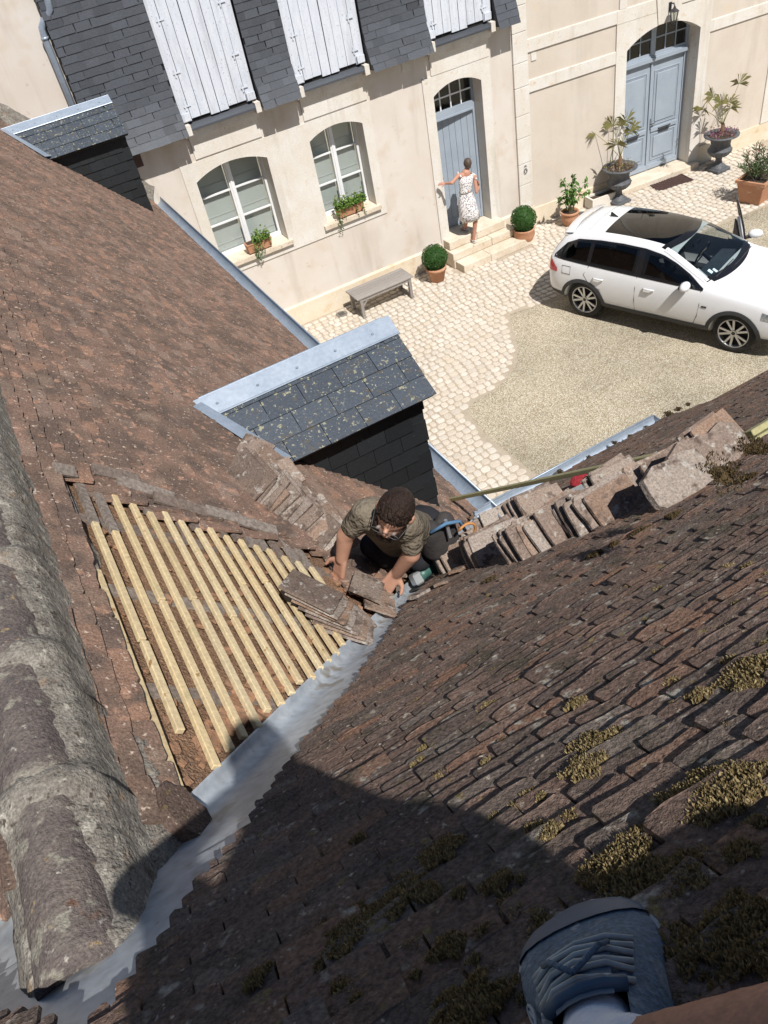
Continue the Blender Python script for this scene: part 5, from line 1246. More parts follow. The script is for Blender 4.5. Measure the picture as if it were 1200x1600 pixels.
for i, (px, py, sc, yw) in enumerate(((1082, 790, (1.25, 1.15, 1.6), .05), (1118, 755, (1.3, 1.2, 1.6), -.05), (1150, 735, (1.1, 1.0, 1.8), .0))):
    book(px, py, 1, .03, .32, ('broken thick clay slab beside the dark gap', 'large pale broken clay slab with a moss patch', 'broken clay slab next to the green battens')[i], 'broken slabs on the near roof', yw, .10, sc, 0)
    fr_ = MB(); rgf = random.Random(300 + i); ol = []
    for k in range(13):
        q = 2 * math.pi * (k + .5) / 13; c_, s_ = math.cos(q), math.sin(q); e_ = (abs(c_) ** 5 + abs(s_) ** 5) ** -.2; ol.append((c_ * e_ * .085 * rgf.uniform(.78, 1.04), s_ * e_ * .125 * rgf.uniform(.80, 1.04)))
    n_ = 13; fr_.add([(x, y, 0) for x, y in ol] + [(x * .96, y * .96, .012 + rgf.uniform(0, .004)) for x, y in ol], [tuple(range(n_ - 1, -1, -1)), tuple(range(n_, 2 * n_))] + [(k, (k + 1) % n_, n_ + (k + 1) % n_, n_ + k) for k in range(n_)])
    bpy.data.objects[LASTL[0]].data = fr_.mesh('broken_tile', TILE_LOOSE); bpy.data.objects[LASTL[0]].name = 'broken_tile'
book(1060, 770, 4, 0.023, .25, 'clay tile from the top of the stack behind the broken slab by the gap', GRP, .05, .085)
book(1130, 712, 4, 0.024, .30, 'clay tile from the top of the stack behind the large pale slab', GRP, .0, .09)
for (px, py, r_) in ((655, 930, .3), (690, 912, 1.0), (716, 892, .6)):
    loose(onN(px, py, .055), NN + V((.1, 0, .1)), V((1, .2, 0)), ('tan', 'brown', 'long')[int(r_ * 2) % 3] + ' broken clay fragment beside the grinder', 'clay fragments by the grinder', r_, (.4, .35, 1.2))
# tiles freshly hung where the roofer works
for i, (px, py) in enumerate(((573, 918), (592, 940), (548, 968))):
    loose(onL(px, py, (.07, .05, .045)[i]), NL + V((0, 0, .12)) + DNL * -.08, UPL + V((0, .15 * i, 0)), ('tan clay tile held flat between the roofer\'s hands', 'pale clay tile just laid at the edge of the lead valley', 'dusty clay tile lying under the fanned stack')[i], 'tiles being laid by the roofer', (.9, 1.25, .5)[i], (.9, .75, 1))

# ------------------------------------------------------------------ timber, ladder, tools
ALU = pm('bare_aluminium', (.66, .70, .74), (.58, .62, .66), 9, .32, metal=.75)
GREENW = pm('green_treated_pine', (.40, .37, .19), (.33, .31, .16), 5, .8, .3, 50, .003, fine=(60, .15))
def fit_bar(name, p, q, wd, ht, up, mat, label, cat, group=None, bev=.003):
    m = MB(); m.bar(p, q, wd, ht, up); o = single(m, name, mat, p, label, cat, group); bevel_mesh(o.data, bev); return o
fit_bar('long_batten', at_z(697, 782, 3.36), onN(1065, 704, .075), .04, .025, NN, GREENW, 'long thin batten laid from the wing gutter over the tile stacks', 'batten')
p1 = onN(1152, 700, .04)
for i, (dx, dy, dz) in enumerate(((0, 0, 0), (.03, -.055, .0), (.05, -.03, .03), (-.02, .06, .0))):
    p = p1 + V((dx, 0, 0)) + UPN * -dy + NN * dz; fit_bar('treated_batten', p, p + V((1.9, .06, 0)), .05, .027, NN, GREENW, ('lowest', 'nearest', 'topmost', 'farthest')[i] + ' green treated batten in the bundle at the right edge', 'batten', 'green battens on the near roof')
t = thing('roof_ladder', onN(690, 868, .03), 'aluminium ladder lying along the eaves behind the standing tiles', 'ladder')
pa, pb = onN(700, 866, .05), onN(1030, 712, .05)
for dd in (0, .16):
    m = MB(); m.bar(pa + DNN * dd, pb + DNN * dd, .03, .05, NN); m.build('rail', ALU, t, world=True)
for i in range(7):
    f = (i + .5) / 7; q = pa.lerp(pb, f); m = MB(); m.tube([q + DNN * .015, q + DNN * .145], .012, 8); m.build('rung', ALU, t, world=True)
# red string coil
t = MB(); c = onN(906, 750, .07); rg = random.Random(2)
for k in range(16):
    ax = rdir(rg); e1 = ax.cross(V((0, 0, 1))).normalized(); e2 = ax.cross(e1)
    t.tube([c + V((1.5 * v_.x, v_.y * .8, v_.z * .8)) for v_ in [(e1 * math.cos(q) + e2 * math.sin(q)) * .042 for q in [2 * math.pi * i / 16 for i in range(17)]]], .006, 5, False)
t.ball(c, .05, .03, .03, 12, 8)
single(t, 'string_ball', pm('red_string', (.33, .02, .03), (.22, .012, .02), 40, .8, .6, 80, .006), c - NN * .06, 'ball of red string behind the standing tiles', 'string')
# metal tile cutter with orange handle
c = onN(772, 822, .10); t = thing('tile_cutter', c - NN * .08, 'shiny metal cutting tool with orange handle propped on the tiles', 'tool')
Mx = frame(c, V((.82, -.1, .56)).normalized(), V((.1, .99, .03)).normalized(), V((.82, -.1, .56)).normalized().cross(V((.1, .99, .03)).normalized()))
m = MB(); m.box(-.07, .07, -.05, .05, -.004, .004, Mx).box(-.07, -.062, -.05, .05, .004, .05, Mx).box(.062, .07, -.05, .05, .004, .05, Mx); m.build('steel_tray', ALU, t, world=True)
m = MB(); m.tube([Mx @ V((-.02, -.03, .02)), Mx @ V((.05, -.045, .03)), Mx @ V((.10, -.05, .02))], .011, 8); m.build('orange_handle', pm('orange_plastic', (.65, .16, .04), (.55, .12, .03), 10, .45), t, True, world=True)
# cordless grinder
c = onN(668, 893, .075); t = thing('cordless_grinder', c - NN * .07, 'grey green cordless angle grinder lying on the valley tiles', 'power tool')
ax = (V((1, .0, .02)) + UPN * -.25).normalized(); sx = NN.cross(ax).normalized(); Mg = frame(c, ax, sx, NN)
GG = pm('tool_green', (.05, .13, .11), (.04, .10, .085), 10, .45); GK = pm('tool_black', (.02, .02, .022), (.03, .03, .03), 10, .6)
m = MB(); m.tube([Mg @ V((-.06, 0, 0)), Mg @ V((-.02, 0, .004)), Mg @ V((.06, 0, .002)), Mg @ V((.13, 0, -.004))], [.034, .030, .026, .028], 14); m.build('body', GG, t, True, world=True)
m = MB(); m.box(.12, .19, -.035, .035, -.03, .03, Mg); o = m.build('battery', GK, t, world=True); bevel_mesh(o.data, .006)
m = MB(); m.box(-.10, -.05, -.03, .03, -.035, .03, Mg); o = m.build('gear_head', pm('cast_alloy', (.5, .52, .53), (.4, .42, .43), 10, .4, metal=.6), t, world=True); bevel_mesh(o.data, .008)
m = MB(); m.tube([Mg @ V((-.075, 0, -.045)), Mg @ V((-.075, 0, -.041))], .06, 24); m.build('cutting_disc', GK, t, world=True)
m = MB(); m.tube([Mg @ V((-.03, .03, .01)), Mg @ V((-.02, .10, .03))], .012, 8); m.build('side_handle', GK, t, True, world=True)
m = MB(); m.box(.0, .05, -.012, .012, .026, .034, Mg); m.build('switch', ALU, t, world=True)

# ================================================================== moss
def moss(name, label, clumps, mat, seed):
    rg = random.Random(seed); m = MB()
    for (p, n, rad, cnt, h) in clumps:
        rad *= (.86 if cnt > 300 else .6) if n is NN else .8; cnt = int(cnt * 2.6); h *= .8
        t1 = n.cross(V((.3, .7, .2))).normalized(); t2 = n.cross(t1)
        for i in range(cnt):
            a = rg.uniform(0, 6.283); q = rad * math.sqrt(rg.random()) * max(.25, 1 + .95 * mn.noise(V((math.cos(a) * 1.6 + p.x * 19, math.sin(a) * 1.6, p.y * 19))))
            hh = h * max(.15, 1.05 - (q / rad) ** 2 * .8) * rg.uniform(.5, 1.25)
            b0_ = p + t1 * q * math.cos(a) + t2 * q * math.sin(a) + n * hh * .35; d_ = (n + rdir(rg) * .75 + V((0, .0, .25))).normalized(); w_ = rg.uniform(.0005, .0011)
            s1 = d_.cross(rdir(rg)).normalized() * w_; tip = b0_ + d_ * rg.uniform(.003, .0065)
            m.add([b0_ - d_ * .004 - s1, b0_ - d_ * .004 + s1, b0_ + (tip - b0_) * .5 + s1 * 1.5, tip, b0_ + (tip - b0_) * .5 - s1 * 1.5], [(0, 1, 2, 4), (4, 2, 3)])
        k = 9; o = len(m.v); m.v.append(tuple(p + n * h * .55))
        for i in range(k): a = 2 * math.pi * i / k; m.v.append(tuple(p + (t1 * math.cos(a) + t2 * math.sin(a)) * rad * .6 * max(.25, 1 + .95 * mn.noise(V((math.cos(a) * 1.6 + p.x * 19, math.sin(a) * 1.6, p.y * 19)))) - n * .006))
        for i in range(k): m.f.append((o, o + 1 + i, o + 1 + (i + 1) % k))
    ob = m.build(name, mat); return tag(ob, label, 'moss', kind='stuff')
big = [(1120, 1238, .060, 900, .022), (1075, 1245, .035, 350, .016), (985, 1362, .050, 800, .020), (960, 1345, .03, 300, .015), (915, 1195, .040, 420, .014), (935, 1160, .04, 400, .013), (1180, 1045, .055, 450, .018), (1165, 1075, .03, 250, .014), (1095, 1085, .03, 200, .01), (900, 1100, .035, 220, .01), (760, 1102, .03, 200, .01), (690, 1330, .035, 500, .014), (640, 1402, .05, 700, .014), (540, 1450, .05, 650, .014), (740, 1575, .045, 800, .018), (780, 1380, .03, 300, .012), (1060, 1362, .035, 350, .014), (1155, 1440, .035, 400, .013), (1085, 1490, .04, 420, .014), (1165, 1330, .03, 280, .012), (400, 1530, .03, 300, .01), (860, 1300, .03, 260, .01), (560, 1310, .02, 150, .008), (1190, 1500, .04, 400, .014), (700, 1480, .03, 300, .01)]
rg = random.Random(77); cl = [(onN(px, py, .044), NN, r_, c_, h) for px, py, r_, c_, h in big]
for i in range(120):
    px, py = rg.uniform(430, 1210), rg.uniform(860, 1600)
    if py < 930 + (px < 640) * 300 and px < 700: continue
    p = onN(px, py, .040); s_ = (p - V((0, YG, ZG))).dot(UPN)
    if p.x < bndx(s_) + .06: continue
    cl.append((p, NN, rg.uniform(.008, .024), rg.randint(25, 90), rg.uniform(.005, .010)))
moss('roof_moss', 'yellowish moss tufts growing on the near roof tiles', cl, MOSSM, 5)
cl = []
for (px, py, r_, c_, h) in ((1045, 648, .06, 420, .05), (1060, 640, .04, 260, .045), (875, 738, .045, 300, .04), (960, 692, .03, 160, .02), (985, 682, .035, 180, .025), (920, 715, .03, 150, .02), (1075, 632, .03, 140, .03), (1010, 668, .03, 120, .02), (1130, 740, .07, 300, .012), (1085, 735, .05, 260, .012), (1170, 745, .05, 260, .02), (1000, 830, .05, 260, .018), (930, 866, .04, 240, .02), (765, 905, .04, 160, .015), (1180, 700, .05, 260, .02), (960, 850, .03, 150, .02), (1050, 806, .05, 240, .02)):
    if py < 745: p = at_z(px, py, ZG + .02) if px < 1100 else onN(px, py, .20); n = V((0, .1, 1))
    else: p = onN(px, py, .05); n = NN
    cl.append((p, n, r_, c_, h))
moss('gutter_moss', 'dark dried moss clumps in the gutter and under the stacked tiles', cl, MOSSD, 6)
# ================================================================== people
def rcone(m, a, b_, ra, rb, seg=14):
    """closed tapered capsule"""
    a, b_ = V(a), V(b_); d_ = b_ - a; L_ = d_.length
    if L_ < 1e-5: m.ball(a, ra, seg=seg, rings=8); return
    d_ /= L_; pts, rs = [], []
    for k in range(5): t = math.pi / 2 * k / 4; pts.append(a - d_ * ra * math.cos(t)); rs.append(max(.0004, ra * math.sin(t)))
    for k in range(5): t = math.pi / 2 * k / 4; pts.append(b_ + d_ * rb * math.sin(t)); rs.append(max(.0004, rb * math.cos(t)))
    m.tube(pts, rs, seg)
def flesh(name, mat, parent, caps, balls=(), voxel=.008, smooth=4, fac=.5):
    """caps: (a, b, ra, rb); balls: (centre, (rx, ry, rz), Matrix or None) -> one continuous remeshed surface"""
    m = MB()
    for a, b_, ra, rb in caps: rcone(m, a, b_, ra, rb)
    for c, rr, M in balls: m.ball(c, rr[0], rr[1], rr[2], 18, 12, M)
    o = m.build(name, mat, None); md = o.modifiers.new('r', 'REMESH'); md.mode = 'VOXEL'; md.voxel_size = voxel; md.use_smooth_shade = True
    sm_ = o.modifiers.new('s', 'SMOOTH'); sm_.factor = fac; sm_.iterations = smooth
    me = evaluated(o, name); bpy.data.objects.remove(o); o = bpy.data.objects.new(name, me); COL.objects.link(o)
    if not me.materials: me.materials.append(mat)
    for p in me.polygons: p.use_smooth = True
    if parent is not None:
        off = wloc(parent)
        for v_ in me.vertices: v_.co -= off
        o.parent = parent
    return o
def basis(z, f):
    """matrix with local z = z, local -y = facing f"""
    z = V(z).normalized(); y = -(V(f) - z * V(f).dot(z)).normalized(); x = y.cross(z).normalized(); return Matrix(((x.x, y.x, z.x), (x.y, y.y, z.y), (x.z, y.z, z.z)))
def hand(w_, fwd, palm_n, thumb_side, size=1.0, curl=.5, spread=.16, rg=random.Random(1)):
    """capsules of a hand: wrist w_, pointing fwd, palm facing palm_n, thumb on +/- side"""
    f = V(fwd).normalized(); n = (V(palm_n) - f * V(palm_n).dot(f)).normalized(); sd = f.cross(n) * thumb_side; k = size; C = []
    pc = w_ + f * .05 * k
    for q in (-.026, -.009, .009, .026): C.append((w_ + sd * q * .6 * k, w_ + f * .085 * k + sd * q * k, .014 * k, .0125 * k))
    for q, ln, r_ in ((.028, .070, .0088), (.0095, .080, .009), (-.0095, .074, .0088), (-.027, .058, .0078)):
        b0_ = w_ + f * .085 * k + sd * q * k; d1 = (f + sd * q * spread * 20 * .3 + n * curl * .35).normalized(); p1 = b0_ + d1 * ln * .45 * k; d2 = (d1 + n * curl * .8).normalized(); p2 = p1 + d2 * ln * .32 * k; d3 = (d2 + n * curl * .7).normalized(); p3 = p2 + d3 * ln * .25 * k
        C += [(b0_, p1, r_ * k, r_ * .95 * k), (p1, p2, r_ * .95 * k, r_ * .88 * k), (p2, p3, r_ * .88 * k, r_ * .78 * k)]
    t0 = w_ + f * .022 * k + sd * .026 * k; t1 = t0 + (f * .6 + sd * .75 + n * .25).normalized() * .042 * k; t2 = t1 + (f * .9 + sd * .3 + n * .3).normalized() * .032 * k
    C += [(t0, t1, .0135 * k, .0108 * k), (t1, t2, .0105 * k, .0085 * k)]; return C
SKIN = pm('sunlit_skin', (.52, .29, .20), (.45, .24, .165), 12, .55, .2, 90, .003, spec=.35)
SKINW = pm('tanned_skin', (.50, .26, .18), (.44, .22, .15), 12, .55, .2, 90, .003, spec=.35)
HAIR = pm('dark_brown_hair', (.022, .014, .011), (.045, .028, .022), 60, .5, .8, 120, .006, stretch=(3, 1, 1), fine=(140, .5), spec=.15)
TSHIRT = pm('olive_tshirt', (.195, .165, .125), (.15, .125, .095), 9, .9, .9, 11, .05, fine=(160, .12), spec=.1, spots=[(8, .62, .74, (.12, .10, .075))])
TROUS = pm('dark_work_trousers', (.020, .021, .025), (.030, .030, .035), 8, .9, .4, 25, .01, spec=.1)

# ------------------------------------------------------------------ the roofer, bent over the valley, facing the camera
hd = at_d(617, 800, 3.12); neck = at_d(612, 812, 3.27)
sR, sLf = at_d(571, 800, 3.30), at_d(642, 824, 3.42)
eR, eL = at_d(540, 836, 3.42), at_d(643, 866, 3.50)
wR, wL = at_d(534, 873, 3.52), at_d(620, 895, 3.66)
pel = at_d(640, 838, 3.86)
man = thing('person', pel - V((0, 0, .35)), 'roofer in olive T-shirt bending over the lead valley, laying a tile', 'person')
mid = (sR + sLf) / 2; fw = (CAM - mid); fwd = V((fw.x, fw.y, 0)).normalized()
hipR, hipL = pel + V((-.12, .0, -.02)), pel + V((.11, .02, -.02))
kR, kL = at_d(583, 852, 3.80), at_d(655, 872, 3.88)
fR, fLt = at_d(630, 862, 4.28), at_d(676, 868, 4.30)
cap = [(eR, wR, .041, .029), (eL, wL, .041, .029), (sR, eR, .050, .041), (sLf, eL, .050, .041), (neck, hd, .055, .055), (mid, neck, .07, .06)]
cap += hand(wR, (at_d(530, 893, 3.575) - wR), (onL(531, 893) - wR) * -0 + -NL, 1, 1.08, .35)
cap += hand(wL, (at_d(606, 914, 3.70) - wL), -NL, -1, 1.08, .5)
upH = (at_d(622, 783, 3.02) - hd).normalized()
MH = basis(upH, at_d(600, 838, 3.13) - hd)
lh = lambda x, y, z: hd + MH @ V((x, y, z))
bl = [(hd, (.068, .083, .100), MH), (lh(0, -.03, -.055), (.052, .060, .062), MH), (lh(0, -.094, -.02), (.012, .016, .024), MH), (lh(.074, .005, -.012), (.012, .022, .03), MH), (lh(-.074, .005, -.012), (.012, .022, .03), MH), (lh(0, -.085, -.062), (.022, .012, .010), MH)]
flesh('body', SKIN, man, cap, bl, .0062, 4)
# clothing
ch = mid + (pel - mid) * .25
flesh('t_shirt', TSHIRT, man, [(sR, sLf, .062, .062), (sR + (mid - sR) * .3, pel + V((-.05, 0, 0)), .080, .105), (sLf + (mid - sLf) * .3, pel + V((.05, 0, 0)), .080, .105), (mid, pel, .09, .115), (sR, sR.lerp(eR, .60), .058, .055), (sLf, sLf.lerp(eL, .66), .058, .055)], (), .0095, 4)
flesh('trousers', TROUS, man, [(hipR, kR, .095, .068), (hipL, kL, .095, .068), (kR, fR, .068, .05), (kL, fLt, .068, .05), (pel + V((-.07, 0, 0)), pel + V((.07, 0, 0)), .13, .13)], (), .012, 4)
for nm, f_, k_ in (('boot', fR, kR), ('boot', fLt, kL)):
    d_ = V((-.2, -.9, 0)).normalized(); flesh(nm, GK, man, [(f_, f_ + d_ * .15, .045, .038), (f_ + V((0, 0, .06)), f_, .048, .045)], (), .012, 2)
hr = [(lh(0, .010, .020), (.0745, .0885, .089), MH)]; rg = random.Random(8); hc = []
for i in range(900):
    n = rdir(rg)
    if n.z < -.1 or (n.y < -.55 and n.z < .30): continue
    c0_ = lh(n.x * .0725, .010 + n.y * .0865, .020 + n.z * .087); hc.append((c0_, c0_ + MH @ V((rg.uniform(-.006, .006), -.016 + rg.uniform(-.004, .004), -.004 + n.z * .004)), .0030, .0018))
flesh('hair', HAIR, man, hc, hr, .0032, 1, .3)
bd = [(lh(0, -.075, -.085), (.045, .03, .035), MH), (lh(.05, -.03, -.07), (.018, .04, .035), MH), (lh(-.05, -.03, -.07), (.018, .04, .035), MH)]
flesh('beard', HAIR, man, [(lh(.05, -.02, -.075), lh(0, -.07, -.1), .022, .024), (lh(-.05, -.02, -.075), lh(0, -.07, -.1), .022, .024)], bd, .006, 2)
gm = MB()
for sx_ in (-1, 1):
    c = lh(sx_ * .034, -.098, -.006); ring = [c + MH @ V((.026 * math.cos(q), -.002, .019 * math.sin(q))) for q in [2 * math.pi * i / 14 for i in range(15)]]; gm.tube(ring, .0015, 5, False); gm.tube([c + MH @ V((sx_ * .026, 0, .006)), lh(sx_ * .079, -.02, .0)], .0014, 5)
    eb = MB(); eb.ball(lh(sx_ * .034, -.086, -.008), .012, .008, .008, 10, 8); eb.build('eye', pm('eye_%d' % (sx_ + 1), (.22, .17, .15), (.18, .14, .12), 30, .5), man, True, world=True); eb = MB(); eb.ball(lh(sx_ * .034, -.093, -.008), .0055, .003, .0055, 8, 6); eb.build('pupil', IRON, man, True, world=True)
gm.tube([lh(-.010, -.102, -.002), lh(.010, -.102, -.002)], .0022, 5); gm.build('glasses', pm('grey_glasses', (.10, .10, .105), (.08, .08, .08), 10, .5), man, True, world=True)
m = MB(); m.tube([lh(.03, -.06, -.12), neck + fwd * .04 + V((.03, 0, -.06)), neck + fwd * .06 + V((-.02, 0, -.06)), lh(-.03, -.06, -.12)], .004, 5); m.build('neck_cord', ALU, man, world=True)
# tool pouch on his belt
pc = at_d(688, 836, 3.72); tp = thing('tool_pouch', pc - V((0, 0, .12)), 'black tool pouch with blue strap and orange loop at the roofer\'s hip', 'tool bag')
flesh('pouch', pm('black_canvas', (.028, .026, .027), (.05, .042, .04), 12, .9, .5, 40, .01), tp, [(pc + V((-.05, .0, .06)), pc + V((-.03, .02, -.08)), .055, .07), (pc + V((.05, .03, .04)), pc + V((.05, .03, -.10)), .05, .06)], (), .012, 3)
m = MB(); m.tube([pc + V((-.07, -.05, .10)), pc + V((0, -.08, .14)), pc + V((.08, -.06, .09)), pc + V((.11, -.05, .0))], .009, 6); m.build('blue_strap', pm('blue_webbing', (.09, .19, .32), (.07, .15, .26), 20, .8), tp, True, world=True)
m = MB(); m.tube([pc + V((.10, -.07, .02)) + V((.05 * math.cos(q), -.01, .05 * math.sin(q))) for q in [2.4 - 4.4 * i / 14 for i in range(15)]], .007, 6); m.build('orange_loop', pm('orange_cord', (.55, .25, .08), (.45, .2, .06), 20, .7), tp, True, world=True)
m = MB(); m.tube([pc + V((.02, -.04, .12)), pc + V((.02, -.06, .02))], .009, 6); m.build('tool_shaft', ALU, tp, world=True)

# ------------------------------------------------------------------ the woman at the ajar door, seen from behind
wy = 13.08
WP = lambda px, py, y=wy: at_y(px, py, y)
wfoot = V((8.02, 12.98, .335)); lfoot = V((8.03, 13.34, .505))
wom = thing('person', (8.03, 13.1, .335), 'woman in sleeveless white patterned dress entering the ajar door', 'person')
hdw = WP(730.5, 255.5); nk = WP(728.5, 267.5); s1, s2 = WP(716.5, 274), WP(741.5, 277)
e1, h1 = WP(706, 286, 13.0), WP(696, 286.5, 13.15); e2, h2 = WP(744.5, 300, 12.98), WP(748.5, 292, 13.1)
wst = WP(727.5, 299); hip1, hip2 = wst + V((-.09, 0, -.18)), wst + V((.09, 0, -.18))
kn2 = V((8.10, 13.0, .80)); an2 = V((8.03, 13.02, .41)); kn1 = V((7.98, 13.14, .86)); an1 = V((8.02, 13.28, .575))
cap = [(s1, e1, .038, .032), (e1, h1, .032, .022), (s2, e2, .038, .032), (e2, h2, .032, .022), (nk - V((0, 0, .05)), hdw, .045, .045), (s1, s2, .05, .05), (hip2, kn2, .07, .05), (kn2, an2, .05, .032), (hip1, kn1, .07, .05), (kn1, an1, .05, .032), (an2, an2 + V((-.02, .13, -.05)), .032, .026), (an1, an1 + V((-.02, .12, -.045)), .032, .026), (nk.lerp(wst, .1), wst, .09, .10)]
cap += hand(h1, V((-.7, .6, 0)), V((0, .5, -.8)), 1, .92, .3) + hand(h2, V((.2, .5, .6)), V((-1, 0, 0)), 1, .92, .7)
MW = basis((0.03, -.05, 1), (.35, 1, 0))
lw = lambda x, y, z: hdw + MW @ V((x, y, z))
flesh('body', SKINW, wom, cap, [(hdw, (.068, .080, .098), MW), (lw(0, -.085, -.02), (.011, .015, .022), MW), (lw(.07, .005, -.01), (.010, .02, .026), MW), (lw(-.07, .005, -.01), (.010, .02, .026), MW)], .0085, 3)
flesh('hair', pm('short_brown_hair', (.075, .052, .040), (.11, .078, .06), 60, .55, .8, 110, .006, fine=(120, .4)), wom, [(lw(.02, .055, -.05), lw(-.02, .055, -.05), .03, .03)], [(lw(0, .016, .018), (.077, .088, .092), MW)], .007, 2)
m = MB()
for sx_ in (-1, 1): m.tube([lw(sx_ * .072, -.01, .0), lw(sx_ * .06, -.085, .002), lw(sx_ * .01, -.1, .0)], .003, 5)
m.build('sunglasses', IRON, wom, world=True)
def dress_mat():
    m, N, Lk, bs = newmat('patterned_dress'); pos = N.new('ShaderNodeNewGeometry').outputs['Position']
    vo = N.new('ShaderNodeTexVoronoi'); vo.inputs['Scale'].default_value = 44; Lk.new(pos, vo.inputs['Vector'])
    f = ramp(N, Lk, vo.outputs['Distance'], [(.36, 0.0), (.46, 1.0)]); c = mixc(N, Lk, f, (.13, .11, .15), (.82, .80, .78)); Lk.new(c, bs.inputs['Base Color']); bs.inputs['Roughness'].default_value = .85; return m
DR = dress_mat(); m = MB(); ring = []
def dring(c, rx, ry, ph=0, wav=0.0, n=36):
    o = len(m.v)
    for k in range(n):
        t = 2 * math.pi * k / n; q = 1 + wav * math.cos(t * 7 + ph); m.v.append((c.x + rx * q * math.cos(t), c.y + ry * q * math.sin(t), c.z))
    ring.append(o)
top = nk.lerp(wst, .02)
dring(V((top.x, top.y, s1.z * .5 + s2.z * .5 + .035)), .125, .075); dring(nk.lerp(wst, .22), .165, .105); dring(nk.lerp(wst, .5), .155, .11); dring(nk.lerp(wst, .8), .130, .098); dring(wst, .126, .096)
for i, (dz, rx, ry, dx) in enumerate(((-.06, .140, .108, .0), (-.16, .178, .138, .005), (-.30, .19, .152, .015), (-.44, .200, .168, .03), (-.565, .205, .178, .045))): dring(wst + V((dx, 0, dz)), rx, ry, i * .3, .012 * i)
for a, b_ in zip(ring, ring[1:]):
    for k in range(36): m.f.append((a + k, b_ + k, b_ + (k + 1) % 36, a + (k + 1) % 36))
dro = m.build('dress', DR, wom, True, world=True); sd_ = dro.modifiers.new('t', 'SOLIDIFY'); sd_.thickness = .006
m = MB()
for k in (s1, s2): m.tube([k + V((.0 if k is s2 else .02, -.055, -.03)), k + V((.0, 0, .052)), k + V((0, .05, -.03))], .022, 6)
m.build('dress_strap', DR, wom, True, world=True)
m = MB(); m.tube([wst + V((.131 * math.cos(q), .101 * math.sin(q), .0)) for q in [2 * math.pi * i / 24 for i in range(25)]], .011, 6, False); m.build('belt', pm('grey_belt', (.22, .19, .17), (.18, .16, .14), 20, .7), wom, True, world=True)
for a_, z_ in ((an2, .335), (an1, .505)):
    d_ = V((-.1, 1, 0)).normalized(); c = V((a_.x, a_.y, z_)); m = MB(); sdv = V((1, .1, 0)).normalized()
    m.prism([c - d_ * .05 - sdv * .028, c - d_ * .05 + sdv * .028, c + d_ * .15 + sdv * .038, c + d_ * .19, c + d_ * .15 - sdv * .038], (0, 0, .022)); m.build('sandal_sole', pm('sandal_%d' % int(z_ * 100), (.55, .50, .44), (.45, .40, .35), 20, .8), wom, world=True)
    m = MB(); m.tube([c + V((-.035, .10, .02)), c + V((0, .105, .075)), c + V((.035, .10, .02))], .008, 5).tube([c + V((-.036, .0, .05)), c + V((0, .04, .09)), c + V((.036, 0, .05)), c + V((0, -.035, .055)), c + V((-.036, .0, .05))], .006, 5); m.build('sandal_strap', WHITE, wom, world=True)

# ------------------------------------------------------------------ the photographer, sitting on the roof behind the camera (one foot in view)
ph = thing('person', ptN(.30, (YG + .35) / cN), 'photographer in navy trail shoe and white sock sitting on the near roof', 'person')
ank = at_d(955, 1690, .69); toe = onN(925, 1462, .012); base_ = ank - NN * .085
fdir = (toe - base_); fdir = (fdir - NN * fdir.dot(NN) * .6).normalized(); sdir = fdir.cross(NN).normalized(); UPS = sdir.cross(fdir).normalized()
SHL = (toe - base_).dot(fdir) + .065; heel = toe - fdir * SHL
sp = lambda x, y, z: heel + fdir * x + sdir * y * 1.24 + UPS * z * 1.08
SOLE = pm('pale_shoe_sole', (.33, .38, .44), (.25, .30, .36), 30, .7, .3, 60, .004); UPR = pm('navy_mesh_upper', (.075, .125, .195), (.115, .17, .235), 25, .75, .6, 160, .004, fine=(200, .35), spots=[(22, .56, .68, (.20, .24, .28)), (60, .62, .70, (.30, .33, .35))]); OVR = pm('navy_rubber_overlay', (.045, .085, .145), (.06, .105, .165), 20, .5); GRYL = pm('pale_shoe_lace', (.42, .46, .47), (.30, .33, .35), 40, .8, .4, 90, .003)
# outline half widths along the foot (inner, outer), 0 heel .. 1 toe
OUT = [(0.0, .022, .022), (.03, .034, .034), (.12, .041, .042), (.3, .040, .043), (.5, .044, .050), (.68, .056, .058), (.80, .058, .057), (.90, .051, .049), (.96, .039, .037), (1.0, .014, .014)]
HGT = [(0.0, .075), (.12, .085), (.3, .088), (.45, .085), (.58, .074), (.7, .060), (.82, .050), (.92, .042), (1.0, .030)]
m = MB(); n = 12
for (f, wi, wo) in OUT:
    zt = .030 + .010 * f * f
    for (k, z) in ((1.0, -.004), (1.02, .010), (.995, zt - .004)):
        m.v.append(tuple(sp(f * SHL * .985, -wi * k, z))); m.v.append(tuple(sp(f * SHL * .985, wo * k, z)))
for i in range(len(OUT) - 1):
    a, b_ = i * 6, (i + 1) * 6
    for (p, q) in ((0, 2), (2, 4), (5, 3), (3, 1), (1, 0), (4, 5)): m.f.append((a + p, a + q, b_ + q, b_ + p))
m.f.append((0, 1, 3, 5, 4, 2)); e = (len(OUT) - 1) * 6; m.f.append((e, e + 2, e + 4, e + 5, e + 3, e + 1))
m.build('shoe_sole', SOLE, ph, True, world=True)
m = MB(); ns = 11
fs_ = [i / 24 for i in range(25)]
def upr(f, t, grow=0.0):
    wi, wo = lin([(q[0], q[1]) for q in OUT], f) + grow, lin([(q[0], q[2]) for q in OUT], f) + grow; h = lin(HGT, f) + grow; a = math.pi * t
    y = -math.cos(a); y = y * (wi if y < 0 else wo) * .97; z = .026 + (h - .026) * (math.sin(a) ** .75); return sp(f * SHL * .985 + .002, y, z + .004 * max(0, f - .8) * 5)
for f in fs_:
    for k in range(ns): m.v.append(tuple(upr(f, k / (ns - 1))))
